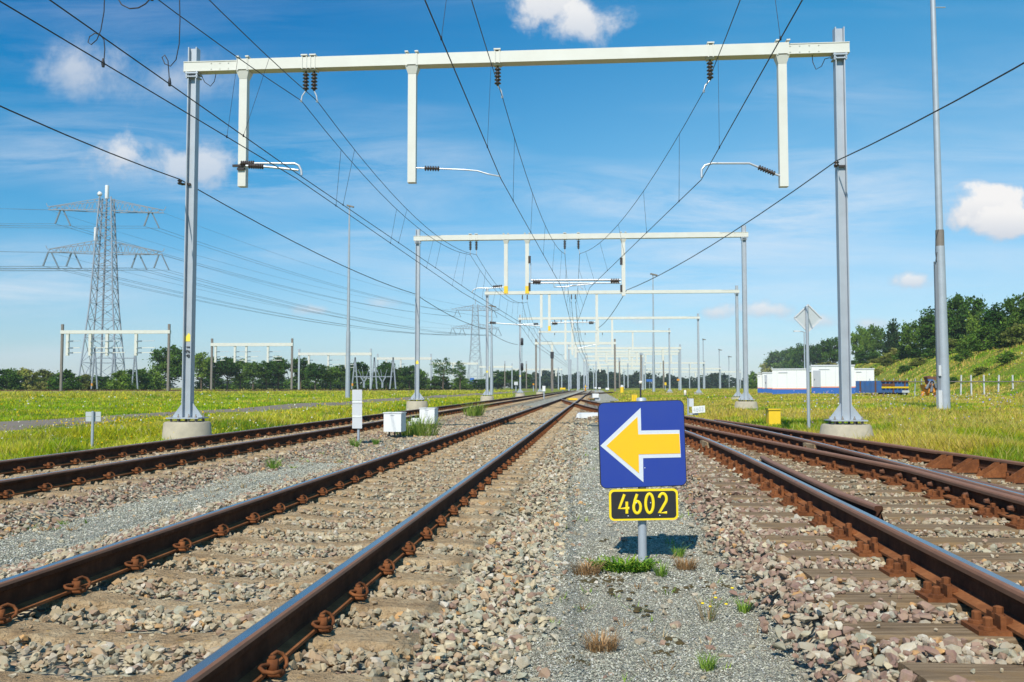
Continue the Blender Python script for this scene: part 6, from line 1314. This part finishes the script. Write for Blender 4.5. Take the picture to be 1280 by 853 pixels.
for (u, v, n, su, sv) in ((722, 722, 34, 22, 3.5), (760, 726, 22, 18, 3), (735, 712, 14, 14, 2), (806, 763, 10, 8, 5), (845, 800, 7, 12, 3), (965, 772, 8, 9, 4), (850, 738, 8, 10, 2), (775, 742, 8, 12, 3), (715, 826, 7, 12, 4), (880, 733, 8, 12, 3), (800, 672, 6, 10, 2), (748, 675, 6, 14, 2), (905, 730, 5, 12, 4), (830, 815, 5, 10, 3)):
    for _ in range(n):
        p = at(u + rr.normal(0, su), v + rr.normal(0, sv), -.268); r_ = rr.uniform(.008, .024); mb.lathe(p, [(r_, 0), (r_ * .9, r_ * .22), (r_ * .55, r_ * .42), (r_ * .1, r_ * .48)], 7)
o = mb.build('moss', M['moss']); tag(o, 'dark brown moss cushions on the gravel walkway', None, None, 'stuff')

VV, FF, CC, nb = [], [], [], 0
rr = np.random.default_rng(31)
for k in range(230):
    y = 3.2 + 14 * rr.random() ** 1.5; side = rr.random() < .75
    x = float(x_main(y)) + (1.75 + 2.2 * rr.random() if side else -1.75 - 1.1 * rr.random())
    if abs(x) > .6 * y or x > float(A_rail(y)) - .85: continue
    n = rr.integers(4, 16); a = rr.uniform(0, 6.28, n); h = rr.uniform(.008, .035, n) * (1 + y / 14); la = rr.uniform(.3, 1.8, n); r0 = rr.uniform(0, .02 + .02 * rr.random(), n)
    B = np.stack([x + np.cos(a) * r0 * 2, y + np.sin(a) * r0 * 2, np.full(n, -.268)], -1); w_ = max(.003, .6 * y / F); o1 = np.stack([-np.sin(a) * w_, np.cos(a) * w_, 0 * a], -1); tip = np.stack([np.cos(a) * la * h, np.sin(a) * la * h, h], -1)
    VV.append(np.stack([B - o1, B + o1, B + tip], 1).reshape(-1, 3)); FF.append(np.arange(3 * n).reshape(-1, 3) + nb); nb += 3 * n
    c = np.array([(.42, .26, .11), (.50, .38, .20), (.22, .34, .05), (.30, .40, .07), (.30, .18, .08)][rr.integers(0, 5)]); CC.append(np.repeat(c[None] * rr.uniform(.7, 1.2, (n, 1)), 3, 0))
o = link_mesh('weeds', np_mesh('weeds', np.concatenate(VV), np.concatenate(FF), colors={'gcol': np.concatenate(CC)}), M['weed']); tag(o, 'tiny dry and green sprouts scattered over the walkways', None, None, 'stuff')
# ---------------------------------------------------------------- summer haze
mb = MB(); mb.box((0, 640, 23), (2900, 1420, 58)); o = mb.build('haze', None); 
m = bpy.data.materials.new('haze'); m.use_nodes = True; nt = m.node_tree; nt.nodes.remove(nt.nodes['Principled BSDF'])
pv_ = nt.nodes.new('ShaderNodeVolumePrincipled'); pv_.inputs['Color'].default_value = (.86, .92, 1.0, 1); pv_.inputs['Density'].default_value = 0.00022; pv_.inputs['Anisotropy'].default_value = 0.0
nt.links.new(pv_.outputs[0], nt.nodes['Material Output'].inputs['Volume']); o.data.materials.clear(); o.data.materials.append(m); o['kind'] = 'stuff'
